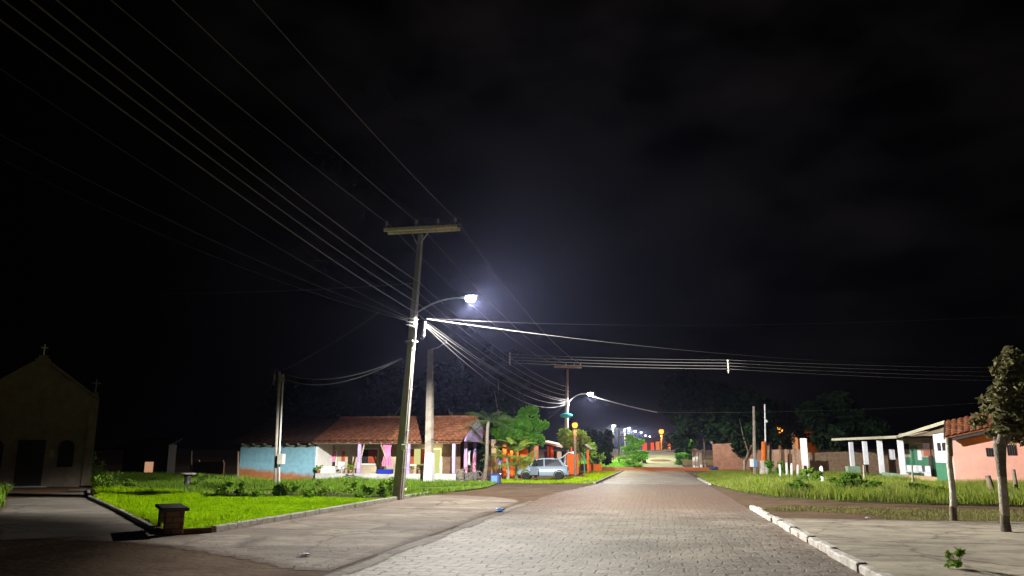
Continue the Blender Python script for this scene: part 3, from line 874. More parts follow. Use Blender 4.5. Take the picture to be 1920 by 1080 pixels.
# concrete apron between the street and the lawn
ap = [(-9.72, 33.3), (-8.2, 33.0), (-6.6, 32.0), (-5.3, 30.3), (-4.75, 28.0), (-4.72, 22), (-4.75, 16), (-4.68, 11.6), (-5.2, 11.3), (-6.2, 12.0), (-7.4, 12.8), (-9.0, 13.7), (-10.4, 14.2), (-11.6, 14.3), (-13.0, 14.6), (-12.6, 15.2), (-11.9, 16.1), (-10.6, 16.0), (-10.0, 15.7), (-9.72, 16.3)]
def blend_sheet(name, poly, z, m, step=.16, fade=.9, kind="structure", free=None):
    """flat sheet cut from a fine grid; vertex attribute 'edge' = how far inside the outline (0 at the rim, 1 past the fade width)"""
    Pn = np.array(poly); lo = Pn.min(0); hi = Pn.max(0)
    gx_ = np.arange(lo[0], hi[0] + step, step); gy_ = np.arange(lo[1], hi[1] + step, step)
    X, Y = np.meshgrid(gx_, gy_); pts_ = np.stack([X.ravel(), Y.ravel()], 1)
    ins = in_poly(pts_, poly)
    dist_ = np.full(len(pts_), 1e9)
    for i in range(len(poly)):
        if free is not None and i not in free: continue
        a_ = Pn[i]; b_ = Pn[(i + 1) % len(poly)]; d_ = b_ - a_
        t_ = np.clip(((pts_ - a_) @ d_) / (d_ @ d_), 0, 1)
        dist_ = np.minimum(dist_, np.linalg.norm(pts_ - (a_ + t_[:, None] * d_), axis=1))
    nx_ = len(gx_); idx = np.arange(len(pts_)).reshape(len(gy_), nx_)
    Fq_ = np.stack([idx[:-1, :-1].ravel(), idx[:-1, 1:].ravel(), idx[1:, 1:].ravel(), idx[1:, :-1].ravel()], 1)
    Fq_ = Fq_[ins[Fq_].sum(1) >= 3]
    used = np.unique(Fq_); remap = np.full(len(pts_), -1); remap[used] = np.arange(len(used))
    V_ = np.concatenate([pts_[used], np.full((len(used), 1), z)], 1)
    o = np_mesh(name, V_, remap[Fq_], m, kind=kind)
    at = o.data.attributes.new("edge", 'FLOAT', 'POINT')
    at.data.foreach_set("value", np.clip(np.where(ins, dist_, 0)[used] / fade, 0, 1).astype(np.float32))
    return o
blend_sheet("pavement", ap, .006, M["apron"], free=set(range(4, len(ap) - 2)))
# worn gutter strip along the street edge
gp = []
for y in np.arange(10.8, 29.6, .6): gp.append((-4.40 + .06 * math.sin(y * 1.7), y))
for y in np.arange(29.4, 10.6, -.6): gp.append((-4.80 + .07 * math.sin(y * 1.1 + 1), y))
blend_sheet("gutter", gp, .016, M["path"], .08, .22)
# path to the chapel
path_poly = [(-11.0, 16.0), (-12.0, 14.9), (-13.2, 14.0), (-14.6, 15.6), (-18.2, 19.2), (-21.6, 23.3), (-26.5, 28.5), (-31.2, 34.2), (-31.2, 36.0), (-28.4, 36.0), (-26.6, 33.6), (-22.2, 28.1), (-16.4, 22.0)]
blend_sheet("path", path_poly, .010, M["path"], .16, .5, free={1, 2, 3, 4, 5, 6})
# lawn soil
lawn_poly = [(-9.95, 28.4), (-9.95, 16.6), (-10.3, 16.2), (-10.8, 16.4), (-16.2, 22.2), (-22.0, 28.3), (-26.5, 33.8), (-28.2, 37.2), (-46, 44), (-46, 60), (-28.4, 60), (-28.0, 48.9), (-12.5, 48.6), (-9.3, 46.5), (-8.6, 40.0), (-9.0, 36.5), (-9.8, 33.6)]
MB().prism(lawn_poly, -0.05, 0.05).build("lawn_soil", M["soil"], kind="structure")
# right pavement slab
slab_poly = [(3.02, -6), (14, -6), (14, 21.6), (9, 21.75), (6.2, 21.6), (3.02, 21.9)]
blend_sheet("pavement_slab", slab_poly, .10, M["slabr"], .2, .8, free={2, 3, 4})
MB().prism([(3.03, -6), (13.9, -6), (13.9, 21.45), (9, 21.6), (6.2, 21.45), (3.03, 21.75)], -.05, .09).build("slab_base", M["earth"], kind="structure")
# right verge soil
verge_poly = [(3.05, 46.5), (3.6, 38.0), (4.6, 33.2), (6.5, 30.9), (9.2, 29.6), (12.6, 28.9), (30, 27.6), (34, 46.1), (15.8, 46.6), (15.5, 68), (13, 71), (9.8, 76), (5.2, 74.5), (3.1, 70)]
MB().prism(verge_poly, -0.05, 0.06).build("verge_soil", M["soil"], kind="structure")
# weedy strip between slab and verge
strip_poly = [(3.1, 26.2), (3.1, 22.2), (14, 21.9), (26, 21.9), (26, 26.4), (12, 27.0), (6.5, 27.6), (4.4, 28.2)]
# far green by the bush
far_lawn = [(-12, 104.0), (-3.6, 103.6), (-3.2, 112), (-2.6, 124), (-12, 124)]

# kerbs
k = MB()
y = 26.4
while y > -5:
    L_ = 0.98
    k.box((2.93 + 0.018 * math.sin(y * 5), y - L_ / 2, 0.045 + .012 * math.sin(y * 3.3)), (0.165 + .02 * math.sin(y * 2.3), L_ - .004, 0.18), rz=.012 * math.sin(y * 7), bev=.022)
    y -= L_
k.build("kerb", M["kerbw"], kind="structure")
def kerb_line(pts, w, h, m, z=0.0, seg=.9):
    k = MB()
    for a, b in zip(pts[:-1], pts[1:]):
        a = Vector((*a, 0)); b = Vector((*b, 0)); n = max(1, round((b - a).length / seg))
        ang = math.atan2((b - a).y, (b - a).x)
        for i in range(n):
            c = a.lerp(b, (i + .5) / n); c.z = z + h / 2 - .04 + random.uniform(-.006, .006)
            k.box(c, ((b - a).length / n - .012, w, h + .08), rz=ang + random.uniform(-.01, .01), bev=.018)
    return k
kerb_line([(-9.84, 16.6), (-9.84, 28.6), (-9.78, 33.4)], .16, .13, M["kerb"]).build("lawn_kerb", M["kerb"], kind="structure")
kerb_line([(-10.95, 16.25), (-16.3, 22.05), (-22.1, 28.15), (-26.6, 33.7)], .14, .09, M["kerb"]).build("path_kerb", M["kerb"], kind="structure")
# the low round brick edge at the lawn's corner
kb = MB()
arc = [(-10.95 + 1.15 * t, 16.25 - .42 * math.sin(math.pi * t) - .0 * t + (.2) * t) for t in np.linspace(0, 1, 8)]
for a, b in zip(arc[:-1], arc[1:]):
    c = Vector(((a[0] + b[0]) / 2, (a[1] + b[1]) / 2, .04))
    kb.box(c, (math.dist(a, b) + .03, .14, .16), rz=math.atan2(b[1] - a[1], b[0] - a[0]), bev=.012)
kb.build("corner_kerb", M["kerbbrick"], kind="structure")
# far right kerb end by the verge, and left kerb beyond the crossing
kerb_line([(2.95, 46.5), (2.9, 58)], .16, .09, M["kerb"]).build("verge_kerb", M["kerb"], kind="structure")
kerb_line([(-3.65, 47.5), (-3.5, 82)], .16, .08, M["kerb"]).build("roadside_kerb", M["kerb"], kind="structure")

# ---------------------------------------------------------------- grass
def grass_obj(name, polys, m):
    Vs = []; Fs = []; off = 0
    for xy, h, w, ln, z in polys:
        V, F = blades(xy, h, w, ln, z)
        Vs.append(V); Fs.append(F + off); off += len(V)
    return np_mesh(name, np.concatenate(Vs), np.concatenate(Fs), m, kind="stuff")

short = [(-9.95, 28.6), (-9.95, 16.6), (-10.3, 16.25), (-10.8, 16.45), (-16.2, 22.3), (-21.9, 28.4), (-21, 30.5), (-15, 29.8)]
MB().prism([(x, y) for x, y in short], -.02, .056).build("turf", M["turf"], kind="structure")
sx = scatter(short, 62000)
sh = 0.05 + 0.03 * field(sx, 1.1)
sh = np.clip(sh, .025, .11)
tf = scatter(short, 60)
tuft = np.concatenate([c_ + rng.normal(scale=.10 + .12 * rng.random(), size=(90, 2)) for c_ in tf]); tuft = tuft[in_poly(tuft, short)]
ov = np.stack([np.full(2600, -9.93) + rng.normal(scale=.05, size=2600), 16.6 + rng.random(2600) * 16.5], 1); ov = ov[field(ov, 2.2) > -.1]
ov2 = np.array([(-10.95, 16.25)]) + rng.random((2400, 1)) * np.array([(-11.2, 11.95)]) + rng.normal(scale=.05, size=(2400, 2)) + np.array([(.14, .10)]); ov2 = ov2[field(ov2, 2.0) > -.3]
ov = np.concatenate([ov, ov2])
rim = scatter([(-16.2, 22.3), (-21.9, 28.4), (-26, 33.4), (-24, 35), (-18.5, 29.6), (-13.6, 23)], 14000)
rh = np.clip(.16 + .1 * field(rim, 1.3), .06, .38)
grass_obj("lawn_grass", [(sx, sh, .024, 2.0, .05), (tuft, .12, .022, .9, .05), (ov, .13, .02, .9, .06), (rim, rh, .024, 1.0, .05)], M["grass"])
back = scatter([(-9.4, 31), (-9.0, 36.5), (-8.6, 40), (-9.3, 46.5), (-12.5, 48.5), (-28, 48.6), (-28.2, 60), (-44, 58), (-44, 45), (-28, 37), (-25, 34.5), (-20.6, 31.2), (-15, 31.2), (-10.2, 30.2)], 52000)
f_ = field(back, .55) + .5 * field(back, 1.7)
keep = f_ > -1.15
back = back[keep]; bh = np.clip(.19 + .13 * f_[keep], .06, .50) * np.where(back[:, 0] > -12.0, .55, 1.0)
grass_obj("rough_grass", [(back, bh, .034, 1.0, .05)], M["weed"])
# thin grass by the left roadside beyond the crossing
road_l = scatter([(-3.75, 47.6), (-3.6, 80), (-7.5, 80), (-5.5, 62), (-9.5, 54.8), (-12, 53), (-12, 48.9), (-9.3, 47)], 16000)
keep = field(road_l, .7) + .3 * (road_l[:, 1] > 58) > -.35
grass_obj("roadside_grass", [(road_l[keep], .09, .028, .7, .0)], M["grass"])
# tall verge on the right
vg = scatter(verge_poly, 150000)
fv = field(vg, .5) + .45 * field(vg, 1.6)
edge = np.clip((vg[:, 0] - 3.0) / 2.0, .25, 1) * (.55 + .45 * np.clip(field(vg, 3.1) + .6, 0, 1))
hv = np.clip(.50 + .17 * fv, .12, 1.0) * edge
hv *= np.where(vg[:, 1] > 46, .62, .72)
dryk = rng.random(len(vg)) < np.clip(.22 + .25 * field(vg, 2.6), .05, .6)
grass_obj("verge_grass", [(vg[~dryk], hv[~dryk], .024, .7, .06)], M["tall"])
grass_obj("dry_verge_grass", [(vg[dryk], hv[dryk] * 1.05, .02, .9, .06)], M["dry"])
sg = scatter(strip_poly, 26000)
fs = field(sg, .8) + .5 * field(sg, 2.0)
keep = fs + (sg[:, 1] - 24.2) * .22 + .35 * (sg[:, 0] > 6) > -.05
grass_obj("strip_grass", [(sg[keep], .06, .02, .8, .0)], M["dry"])
fl = scatter(far_lawn, 9000)
grass_obj("far_grass", [(fl, .22, .07, .6, np.array([terrain(v) for v in fl[:, 1]]))], M["leafbright"])
# dark weeds at the left edge of the path, in the shade
lw = scatter([(-14.8, 15.9), (-18.4, 19.6), (-21.9, 23.8), (-26.8, 29), (-31.4, 34.5), (-40, 34), (-40, 16), (-24, 13)], 26000)
fw = field(lw, .6)
grass_obj("shaded_weeds", [(lw, np.clip(.30 + .14 * fw, .08, .6), .028, .6, .0)], M["weed"])

# loose stones on the apron's edges, the bare earth and the strip by the slab
pb = np.concatenate([scatter([(-13, 13), (-4.8, 10.6), (-4.4, 14), (-4.7, 28), (-5.4, 30), (-5.0, 22), (-6.4, 14.4), (-12.6, 15.0)], 380), scatter([(-9.7, 16.5), (-9.2, 16.5), (-9.2, 33), (-9.7, 33)], 140), scatter(strip_poly, 300), scatter([(2.3, 6), (2.8, 6), (2.8, 26), (2.3, 26)], 120), scatter([(-8, 33.5), (2.6, 31), (4, 33), (3, 40), (-8, 44)], 220)])
rr = .005 + .014 * rng.random((len(pb), 1)) ** 3
c3 = np.concatenate([pb, .016 + rr * .15], 1)
oc = np.array([(1, 0, 0), (-1, 0, 0), (0, 1, 0), (0, -1, 0), (0, 0, .4), (0, 0, -.4)])
Vp = (c3[:, None, :] + oc[None] * rr[:, None, :] * (.7 + .6 * rng.random((len(pb), 6, 1)))).reshape(-1, 3)
of = np.array([(0, 2, 4), (2, 1, 4), (1, 3, 4), (3, 0, 4), (2, 0, 5), (1, 2, 5), (3, 1, 5), (0, 3, 5)])
Fp = (np.arange(len(pb))[:, None, None] * 6 + of[None]).reshape(-1, 3)
np_mesh("gravel", Vp, Fp, M["pebble"], kind="stuff")

# ================================================================== THE THINGS
def rtaper(mb, p0, p1, w0, d0, w1, d1, rz=0.0):
    p0 = Vector(p0); p1 = Vector(p1); vs = []
    m = Matrix.Rotation(rz, 3, 'Z')
    for p, w, d in ((p0, w0, d0), (p1, w1, d1)):
        for i, j in ((-1, -1), (1, -1), (1, 1), (-1, 1)):
            vs.append(p + m @ Vector((i * w / 2, j * d / 2, 0)))
    mb.add(vs, [(3, 2, 1, 0), (4, 5, 6, 7), (0, 1, 5, 4), (1, 2, 6, 5), (2, 3, 7, 6), (3, 0, 4, 7)])
    return mb

def pin_insulator(mb, c):
    mb.lathe(c, [(.012, 0), (.012, .14), (.045, .14), (.06, .17), (.04, .19), (.062, .21), (.05, .25), (.03, .28), (.015, .30)], 8)

def lamp_head(parent, tip, lens_m, big=1.0, tilt=0.10):
    """cobra-head LED luminaire pointing to +x with its tail at tip"""
    t = Vector(tip)
    mb = MB()
    prof = []
    L_ = .62 * big
    for s, w, h in ((0, .05, .05), (.12, .09, .07), (.35, .15, .10), (.75, .16, .10), (1, .08, .05)):
        prof.append((s * L_, w * big, h * big))
    vs = []; fs = []; n = 10
    for (x, w, h) in prof:
        for k in range(n):
            a = 2 * math.pi * k / n
            vs.append(t + Vector((x, w * math.cos(a), h * .5 * math.sin(a) + x * tilt)))
    for i in range(len(prof) - 1):
        for k in range(n):
            fs.append((i * n + k, i * n + (k + 1) % n, (i + 1) * n + (k + 1) % n, (i + 1) * n + k))
    fs.append(tuple(range(n - 1, -1, -1))); fs.append(tuple((len(prof) - 1) * n + k for k in range(n)))
    mb.add(vs, fs, True)
    head = mb.build("lamp_head", M["galv"], parent)
    ln = MB()
    ln.lathe(t + Vector((L_ * .6, 0, -.02 * big + L_ * .5 * tilt)), [(.02 * big, -.17 * big), (.10 * big, -.155 * big), (.17 * big, -.10 * big), (.20 * big, 0), (.19 * big, .02 * big)], 14)
    lo = ln.build("lens", lens_m, head)
    return t + Vector((L_ * .6, 0, -.20 * big)), head

# ---------------------------------------------------------------- main utility pole with the bright street lamp
B1 = Vector((-9.80, 29.4, 0.0)); T1 = Vector((P(789, 440, 29.4).x, 29.4, P(789, 440, 29.4).z))
def on1(z): return B1.lerp(T1, (z - B1.z) / (T1.z - B1.z))
pole1 = thing("utility_pole", "tall leaning concrete utility pole with crossarm and the brightest street lamp, by the lawn", "utility pole", B1, "utility poles along the street")
m_ = MB(); rtaper(m_, B1 - Vector((0, 0, .1)), T1, .38, .26, .17, .14, R(-20)); m_.build("shaft", M["poleconc"], pole1)
# conduit strapped up the lamp side
m_ = MB()
q = Matrix.Rotation(R(-20), 3, 'Z') @ Vector((1, -.12, 0))
m_.tube([on1(.05) + q * .22, on1(3.4) + q * .19, on1(6.9) + q * .15], .028, 8)
for z in (1.2, 2.6, 4.2, 5.8): m_.box(on1(z) + q * .2 * (1 - z * .028), (.10, .10, .035), rz=R(-20))
m_.build("conduit", M["polewhite"], pole1)
zc = P(790, 430, 29.4).z
cl = P(722, 427, 29.2); cr = P(858, 431, 29.2)
zc = (cl.z + cr.z) / 2
cx = Vector(((cl.x + cr.x) / 2, 29.25, zc)); half = (cr.x - cl.x) / 2
m_ = MB(); m_.beam(cx + Vector((-half, -.16, .0)), cx + Vector((half, -.16, -.0)), .10, .13)
m_.beam(cx + Vector((-half, .34, .02)), cx + Vector((half, .34, .02)), .10, .13)
m_.build("crossarm", M["woodarm"], pole1)
for s in (-1, 1):
    m_ = MB(); m_.beam(on1(zc - .62) + Vector((s * .07, -.16, 0)), cx + Vector((s * .42, -.16, -.07)), .05, .02); m_.build("brace", M["galv"], pole1)
pins = []
for x in (-.93, -.12, .48, .95):
    c = cx + Vector((x * half, -.16, .06)); m_ = MB(); pin_insulator(m_, c); m_.build("insulator", M["porc"], pole1); pins.append(c + Vector((0, 0, .26)))
m_ = MB()
m_.tube([pins[2], pins[2] + Vector((-.25, .1, .12)), pins[1] + Vector((.1, .1, .1)), pins[1]], .009, 5)
m_.build("jumper_wire", M["cable"], pole1); m_ = MB(); m_.tube([pins[3], pins[3] + Vector((.2, .1, .02)), pins[3] + Vector((.22, .15, -.25)), cx + Vector((half * .9, .3, -.08))], .009, 5)
m_.build("jumper_wire", M["cable"], pole1)
# secondary rack: four spool insulators one over another
rackz = [P(783, 532 + 19 * k, 29.4).z for k in range(4)]
m_ = MB(); m_.beam(on1(rackz[3] - .12) + Vector((.10, -.12, 0)), on1(rackz[0] + .12) + Vector((.10, -.12, 0)), .05, .03); m_.build("rack", M["galv"], pole1)
spools = []
for z in rackz:
    c = on1(z) + Vector((.16, -.13, 0)); m_ = MB(); m_.lathe(c - Vector((0, 0, .05)), [(.02, 0), (.05, .015), (.03, .05), (.05, .085), (.02, .10)], 8); m_.build("spool", M["porc"], pole1); spools.append(c)
# lamp arm and head
tip1 = P(862, 558, 29.3)
a0 = on1(P(784, 588, 29.4).z) + Vector((.1, -.02, 0))
arm = []
for t in np.linspace(0, 1, 11):
    arm.append(Vector((a0.x + (tip1.x - a0.x) * t, 29.35, a0.z + (tip1.z - a0.z) * (1 - (1 - t) ** 2.2))))
m_ = MB(); m_.tube(arm, .030, 8); m_.box(a0 + Vector((-.03, 0, .02)), (.06, .14, .34)); m_.build("lamp_arm", M["galv"], pole1)
lp1, head1 = lamp_head(pole1, arm[-1], M["lens"], 1.15)
# cable closure and cut-out hanging just under the arm
m_ = MB(); c = P(793, 616, 29.3)
m_.tube([c + Vector((.08, 0, .28)), c + Vector((.06, 0, 0)), c + Vector((-.02, 0, -.30))], [.05, .055, .045], 8)
m_.tube([c + Vector((.06, -.02, -.05)), c + Vector((.10, -.03, -.28)), c + Vector((.02, -.02, -.42)), c + Vector((-.08, 0, -.40))], .022, 6)
m_.build("cable_closure", M["cablew"], pole1)
m_ = MB()
for k in range(3):
    z = P(778, 600 + 6 * k, 29.4).z
    m_.tube([on1(z) + Vector((-.22, -.16, .05)), on1(z) + Vector((0, -.26, .0)), on1(z) + Vector((.24, -.1, -.05 * k))], .014, 5)
m_.build("cable_loop", M["galv"], pole1)
m_ = MB(); m_.box(on1(P(775, 640, 29.4).z) + Vector((0, -.0, 0)), (.36, .38, .04), rz=R(-20)); m_.build("strap", M["galv"], pole1)
m_ = MB(); c = on1(P(760, 838, 29.4).z)
m_.box(c + Vector((.15, -.24, .0)), (.22, .12, .20), rz=R(-20), bev=.02); m_.tube([c + Vector((.15, -.26, .1)), c + Vector((.28, -.3, .2)), c + Vector((.3, -.2, .1))], .015, 5)
m_.build("junction_box", M["meter"], pole1)
lamp_light("street_lamp_light", lp1, 3900, LED, .07, up=.013, wing=1.7, back=.02, dark_lobe=.06, cut=(-.02, .14), tilt=.22, throw=(1.6, 1.6), parent=pole1)

# ---------------------------------------------------------------- second utility pole down the street
B3 = Vector((-8.6, 75.9, 0)); T3 = Vector((P(1064, 692, 75.9).x, 75.9, P(1064, 692, 75.9).z))
def on3(z): return B3.lerp(T3, (z - B3.z) / (T3.z - B3.z))
pole3 = thing("utility_pole", "farther concrete utility pole with crossarm and white street lamp, standing beside the teal oval sign", "utility pole", B3, "utility poles along the street")
m_ = MB(); rtaper(m_, B3, T3, .36, .34, .15, .16, R(-20)); m_.build("shaft", M["poleconc"], pole3)
m_ = MB(); m_.tube([on3(.1) + Vector((.22, -.1, 0)), on3(6.6) + Vector((.13, -.08, 0))], .05, 8); m_.build("conduit", M["polewhite"], pole3)
cx3 = Vector((T3.x + .05, 75.8, P(1064, 689, 75.8).z))
m_ = MB(); m_.beam(cx3 + Vector((-1.35, 0, .08)), cx3 + Vector((1.35, 0, -.04)), .10, .14); m_.build("crossarm", M["woodarm"], pole3)
pins3 = []
for x in (-1.25, -.16, .65, 1.25):
    c = cx3 + Vector((x, 0, .08)); m_ = MB(); pin_insulator(m_, c); m_.build("insulator", M["porc"], pole3); pins3.append(c + Vector((0, 0, .26)))
spools3 = []
for k in range(4):
    c = on3(P(1062, 726 + 8 * k, 75.9).z) + Vector((.15, -.1, 0)); m_ = MB(); m_.lathe(c - Vector((0, 0, .05)), [(.02, 0), (.05, .02), (.03, .05), (.05, .08), (.02, .10)], 6); m_.build("spool", M["porc"], pole3); spools3.append(c)
tip3 = P(1096, 738, 75.7); a0 = on3(P(1062, 756, 75.9).z) + Vector((.1, 0, 0))
arm = [Vector((a0.x + (tip3.x - a0.x) * t, 75.75, a0.z + (tip3.z - a0.z) * (1 - (1 - t) ** 2.2))) for t in np.linspace(0, 1, 9)]
m_ = MB(); m_.tube(arm, .045, 8); m_.build("lamp_arm", M["galv"], pole3)
lp3, h3 = lamp_head(pole3, arm[-1], M["lens"], 1.5)
m_ = MB(); c = on3(P(1062, 757, 75.9).z) + Vector((.05, -.2, 0)); m_.box(c, (.36, .2, .5), bev=.04); m_.build("junction_box", M["cablew"], pole3)
lamp_light("street_lamp_light", lp3, 2600, LED, .08, up=.03, wing=1.6, back=.8, cut=(.03, .18), parent=pole3)
sg_ = P(1062, 779, 75.4)
m_ = MB(); m_.lathe(sg_, [(.01, -.035), (.60, -.03), (.62, 0), (.60, .03), (.01, .035)], 24, axis='Y')
m_.v = [(sg_.x + (v[0] - sg_.x), v[1], sg_.z + (v[2] - sg_.z) * .38) for v in m_.v]
m_.beam(sg_ + Vector((0, .0, 0)), sg_ + Vector((0, .6, 0)), .05, .05)
tag(m_.build("street_sign", M["teal"], origin=sg_), "teal oval street sign fixed to the farther white-lamp pole", "sign")

# ---------------------------------------------------------------- short white-footed pole in front of the porch house
B2 = Vector((-13.6, 46.6, 0)); B2.x = P(804, 905, 46.6).x
p2t = P(807, 655, 46.6)
pole2 = thing("utility_pole", "plain grey concrete pole with a white-painted foot, standing right before the porch house", "utility pole", B2, "utility poles along the street")
m_ = MB(); rtaper(m_, B2, p2t, .46, .40, .30, .26, R(-8)); m_.build("shaft", M["poleconc"], pole2)
zf = P(804, 849, 46.6).z
m_ = MB(); rtaper(m_, B2 - Vector((0, 0, .02)), Vector((B2.x + .02, 46.6, zf)), .56, .50, .452, .40, R(-8)); m_.build("painted_foot", M["polewhite"], pole2)
m_ = MB(); c = p2t + Vector((0, 0, -.05)); m_.tube([c + Vector((-.15, -.1, 0)), c + Vector((.5, -.1, .12)), c + Vector((.95, -.1, .42))], .025, 5); m_.box(c + Vector((.98, -.1, .48)), (.12, .1, .16)); m_.build("side_arm", M["galv"], pole2)
for z in (1.0, 3.0, 4.3):
    m_ = MB(); m_.box(Vector((B2.x + .02, 46.6, z + 1.6)), (.42 - .03 * z, .38 - .03 * z, .05), rz=R(-8)); m_.build("strap", M["steel"], pole2)

# ---------------------------------------------------------------- service pole with the meter box
BS = Vector(G(516, 912)); BS.z = 0
svt = P(524, 697, BS.y)
svc = thing("service_pole", "slim twin-pipe service pole with a meter box in the grass before the blue wall", "service pole", BS)
m_ = MB(); m_.tube([BS, svt], [.10, .085], 10); m_.build("post", M["poleconc"], svc)
m_ = MB(); s0 = P(521, 905, BS.y - .1); m_.tube([Vector((s0.x + .1, s0.y, .0)), P(524, 850, BS.y - .12), P(531, 702, BS.y - .12)], .045, 8); m_.build("conduit", M["polewhite"], svc)
mbx = P(527, 861, BS.y - .25)
m_ = MB(); m_.box(mbx, (.30, .34, .56), bev=.02); box_ = m_.build("meter_box", M["meter"], svc)
m_ = MB(); m_.box(mbx + Vector((.17, -.02, 0)), (.05, .30, .54), bev=.015); m_.build("lid", M["polewhite"], box_)
for k, dx in enumerate((-.22, .16, .34)):
    m_ = MB(); c = svt + Vector((dx, -.12, -.25 - .06 * k)); m_.lathe(c - Vector((0, 0, .12)), [(.02, -.12), (.06, -.08), (.045, 0), (.06, .08), (.045, .14), (.06, .2), (.02, .24)], 8)
    m_.build("insulator", M["porc"], svc)
m_ = MB()
lp = [svt + Vector((-.10 + .14 * math.cos(a), -.14, -.30 + .42 * math.sin(a))) for a in np.linspace(-.3, math.pi + .5, 12)]
m_.tube(lp, .022, 6); m_.tube([svt + Vector((-.22, -.12, -.4)), svt + Vector((-.3, -.12, -.75))], [.05, .06], 6)
m_.tube([svt + Vector((.16, -.12, -.1)), svt + Vector((.30, -.12, -.45)), svt + Vector((.2, -.12, -.6))], .018, 5)
m_.build("cable_loop", M["cable"], svc)

# ---------------------------------------------------------------- wires
def wire(label, pts, r=.012, m="cable", group="overhead wires", name="overhead_wire", sag=None, n=28):
    if sag is not None:
        a = Vector(pts[0]); b = Vector(pts[1])
        pts = [a.lerp(b, t) - Vector((0, 0, 4 * sag * t * (1 - t))) for t in np.linspace(0, 1, n)]
    if isinstance(r, tuple): r = [r[0] + (r[1] - r[0]) * min(1, 2.2 * i / (len(pts) - 1)) for i in range(len(pts))]  # thinning the wire stands in for its light fading out
    o = MB().tube(pts, r, 5).build(name, M[m], origin=pts[0])
    return tag(o, label, "wire", group)
# towards the pole behind the camera
back = Vector((-8.4, -16.5, 0))
px_names = ["outermost", "middle", "right-hand"]
for k, (i, dx) in enumerate(((0, -1.25), (1, -.15), (3, 1.25))):
    wire(["thin high wire leaving the left end of the wooden crossarm towards the viewer", "thin high wire leaving the middle of the wooden crossarm towards the viewer", "thin high wire leaving the right end of the wooden crossarm towards the viewer"][k],
         (pins[i], back + Vector((dx, 0, 11.3))), .011, sag=.75, n=40)
sec = ["topmost of the four stacked wires running from the near pole's rack overhead", "second from top of the four stacked wires running from the near pole's rack overhead", "third from top of the four stacked wires running from the near pole's rack overhead", "lowest of the four stacked wires running from the near pole's rack overhead"]
for k in range(4):
    wire(sec[k], (spools[k], back + Vector((1.0, 0, 9.5 - .13 * k))), .014, sag=.75, n=40)
low = ["faint cable leaving the near pole's left below the rack, highest of three", "faint cable leaving the near pole's left below the rack, middle of three", "faint cable leaving the near pole's left below the rack, lowest and flattest of three"]
e1 = on1(P(776, 596, 29.4).z) + Vector((-.2, -.2, 0))
tg = [(P(385, 378, 18), .0), (P(300, 395, 19), .0), (P(310, 430, 23), .0)]
for k in range(3):
    a = e1 - Vector((0, 0, .07 * k)); b = tg[k][0]
    d = b - a
    wire(low[k], (a, a + d * 1.7 + Vector((0, 0, .5))), .006, sag=.35 + .1 * k)
wire("faint level wire leading off to the dark left from the near pole", (on1(P(783, 531, 29.4).z), P(150, 546, 40)), .010, sag=.25)
# to the second utility pole
for k, i in enumerate((0, 1, 3)):
    wire(["high wire between the two crossarms, on their left ends", "high wire between the two crossarms, near their middles", "high wire between the two crossarms, on their right ends"][k], (pins[i], pins3[(0, 1, 3)[k]]), .009, sag=.8)
for k in range(4):
    wire(["uppermost rack wire running from the near pole to the farther pole", "second rack wire from the top between the near and the farther pole", "third rack wire from the top between the near and the farther pole", "bottom rack wire running from the near pole to the farther pole"][k], (spools[k], spools3[k]), .012, sag=.75)
cj = on3(P(1061, 757, 75.9).z) + Vector((0, -.2, 0))
for k in range(3):
    wire(["pale telephone cable drooping lowest between the near pole and the farther pole", "pale telephone cable drooping just above the lowest between the two poles", "pale telephone cable, upper one of the drooping bundle between the poles"][k], (P(798, 612 - 3 * k, 29.35), cj + Vector((0, 0, .1 * k))), .010, sag=1.45 - .4 * k, m="cable")
# twin drop to the service pole
for k in range(2):
    wire(["bright upper drop cable from the near pole to the slim service pole", "bright lower drop cable from the near pole to the slim service pole"][k], (P(754, 672, 29.4), svt + Vector((.3, -.15, -.12 - .28 * k))), .022, m="cablew", sag=.55 + .10 * k)
wire("thin diagonal wire rising from the service pole's head to the cables", (svt + Vector((.25, -.1, .05)), P(712, 585, 30)), .009, sag=.12)
# across the street
wire("bright pale cable crossing the street from the near pole down to the right", (P(800, 598, 29.4), P(2080, 668, 62)), (.011, .002), m="cable", sag=1.1, n=60)
wire("almost level pale cable crossing the street just under the bright lamp", (P(800, 597, 29.4), P(2000, 588, 23)), (.009, .0015), m="cable", sag=.3, n=50)
yx = 47.0
cl4 = ["highest of the four level wires crossing the street beyond the near pole", "second from top of the level wires crossing the street beyond the near pole", "third from top of the level wires crossing the street beyond the near pole", "lowest of the four level wires crossing the street beyond the near pole"]
for k in range(4):
    a_ = P(955, 664 + 5.4 * k, yx); b_ = P(1366, 675 + 5.6 * k, yx + .8); c_ = P(2060, 690 + 9 * k, yx + 3)
    wire(cl4[k], [a_.lerp(b_, t) - Vector((0, 0, .3 * t * (1 - t))) for t in np.linspace(0, 1, 16)] + [b_.lerp(c_, t) - Vector((0, 0, .6 * t * (1 - t))) for t in np.linspace(.06, 1, 16)], ([.020 if k else .012] * 16 + [.004 - .0002 * j for j in range(16)]), m="cable")  # thinner past the spreader, in place of fading into the dark
m_ = MB(); c = P(956, 672, yx); m_.beam(c + Vector((0, 0, -.42)), c + Vector((0, 0, .42)), .06, .04)
for k in range(4): m_.lathe(c + Vector((.0, -.05, .22 - .17 * k)), [(.02, 0), (.06, .02), (.04, .05), (.06, .08), (.02, .1)], 6)
tag(m_.build("wire_rack", M["porc"], origin=c), "small upright rack of insulators hanging where the level wires meet the street wires", "insulator rack")
m_ = MB(); c = P(1365, 687, yx + .8); m_.beam(c + Vector((0, 0, -.40)), c + Vector((0, 0, .40)), .07, .04)
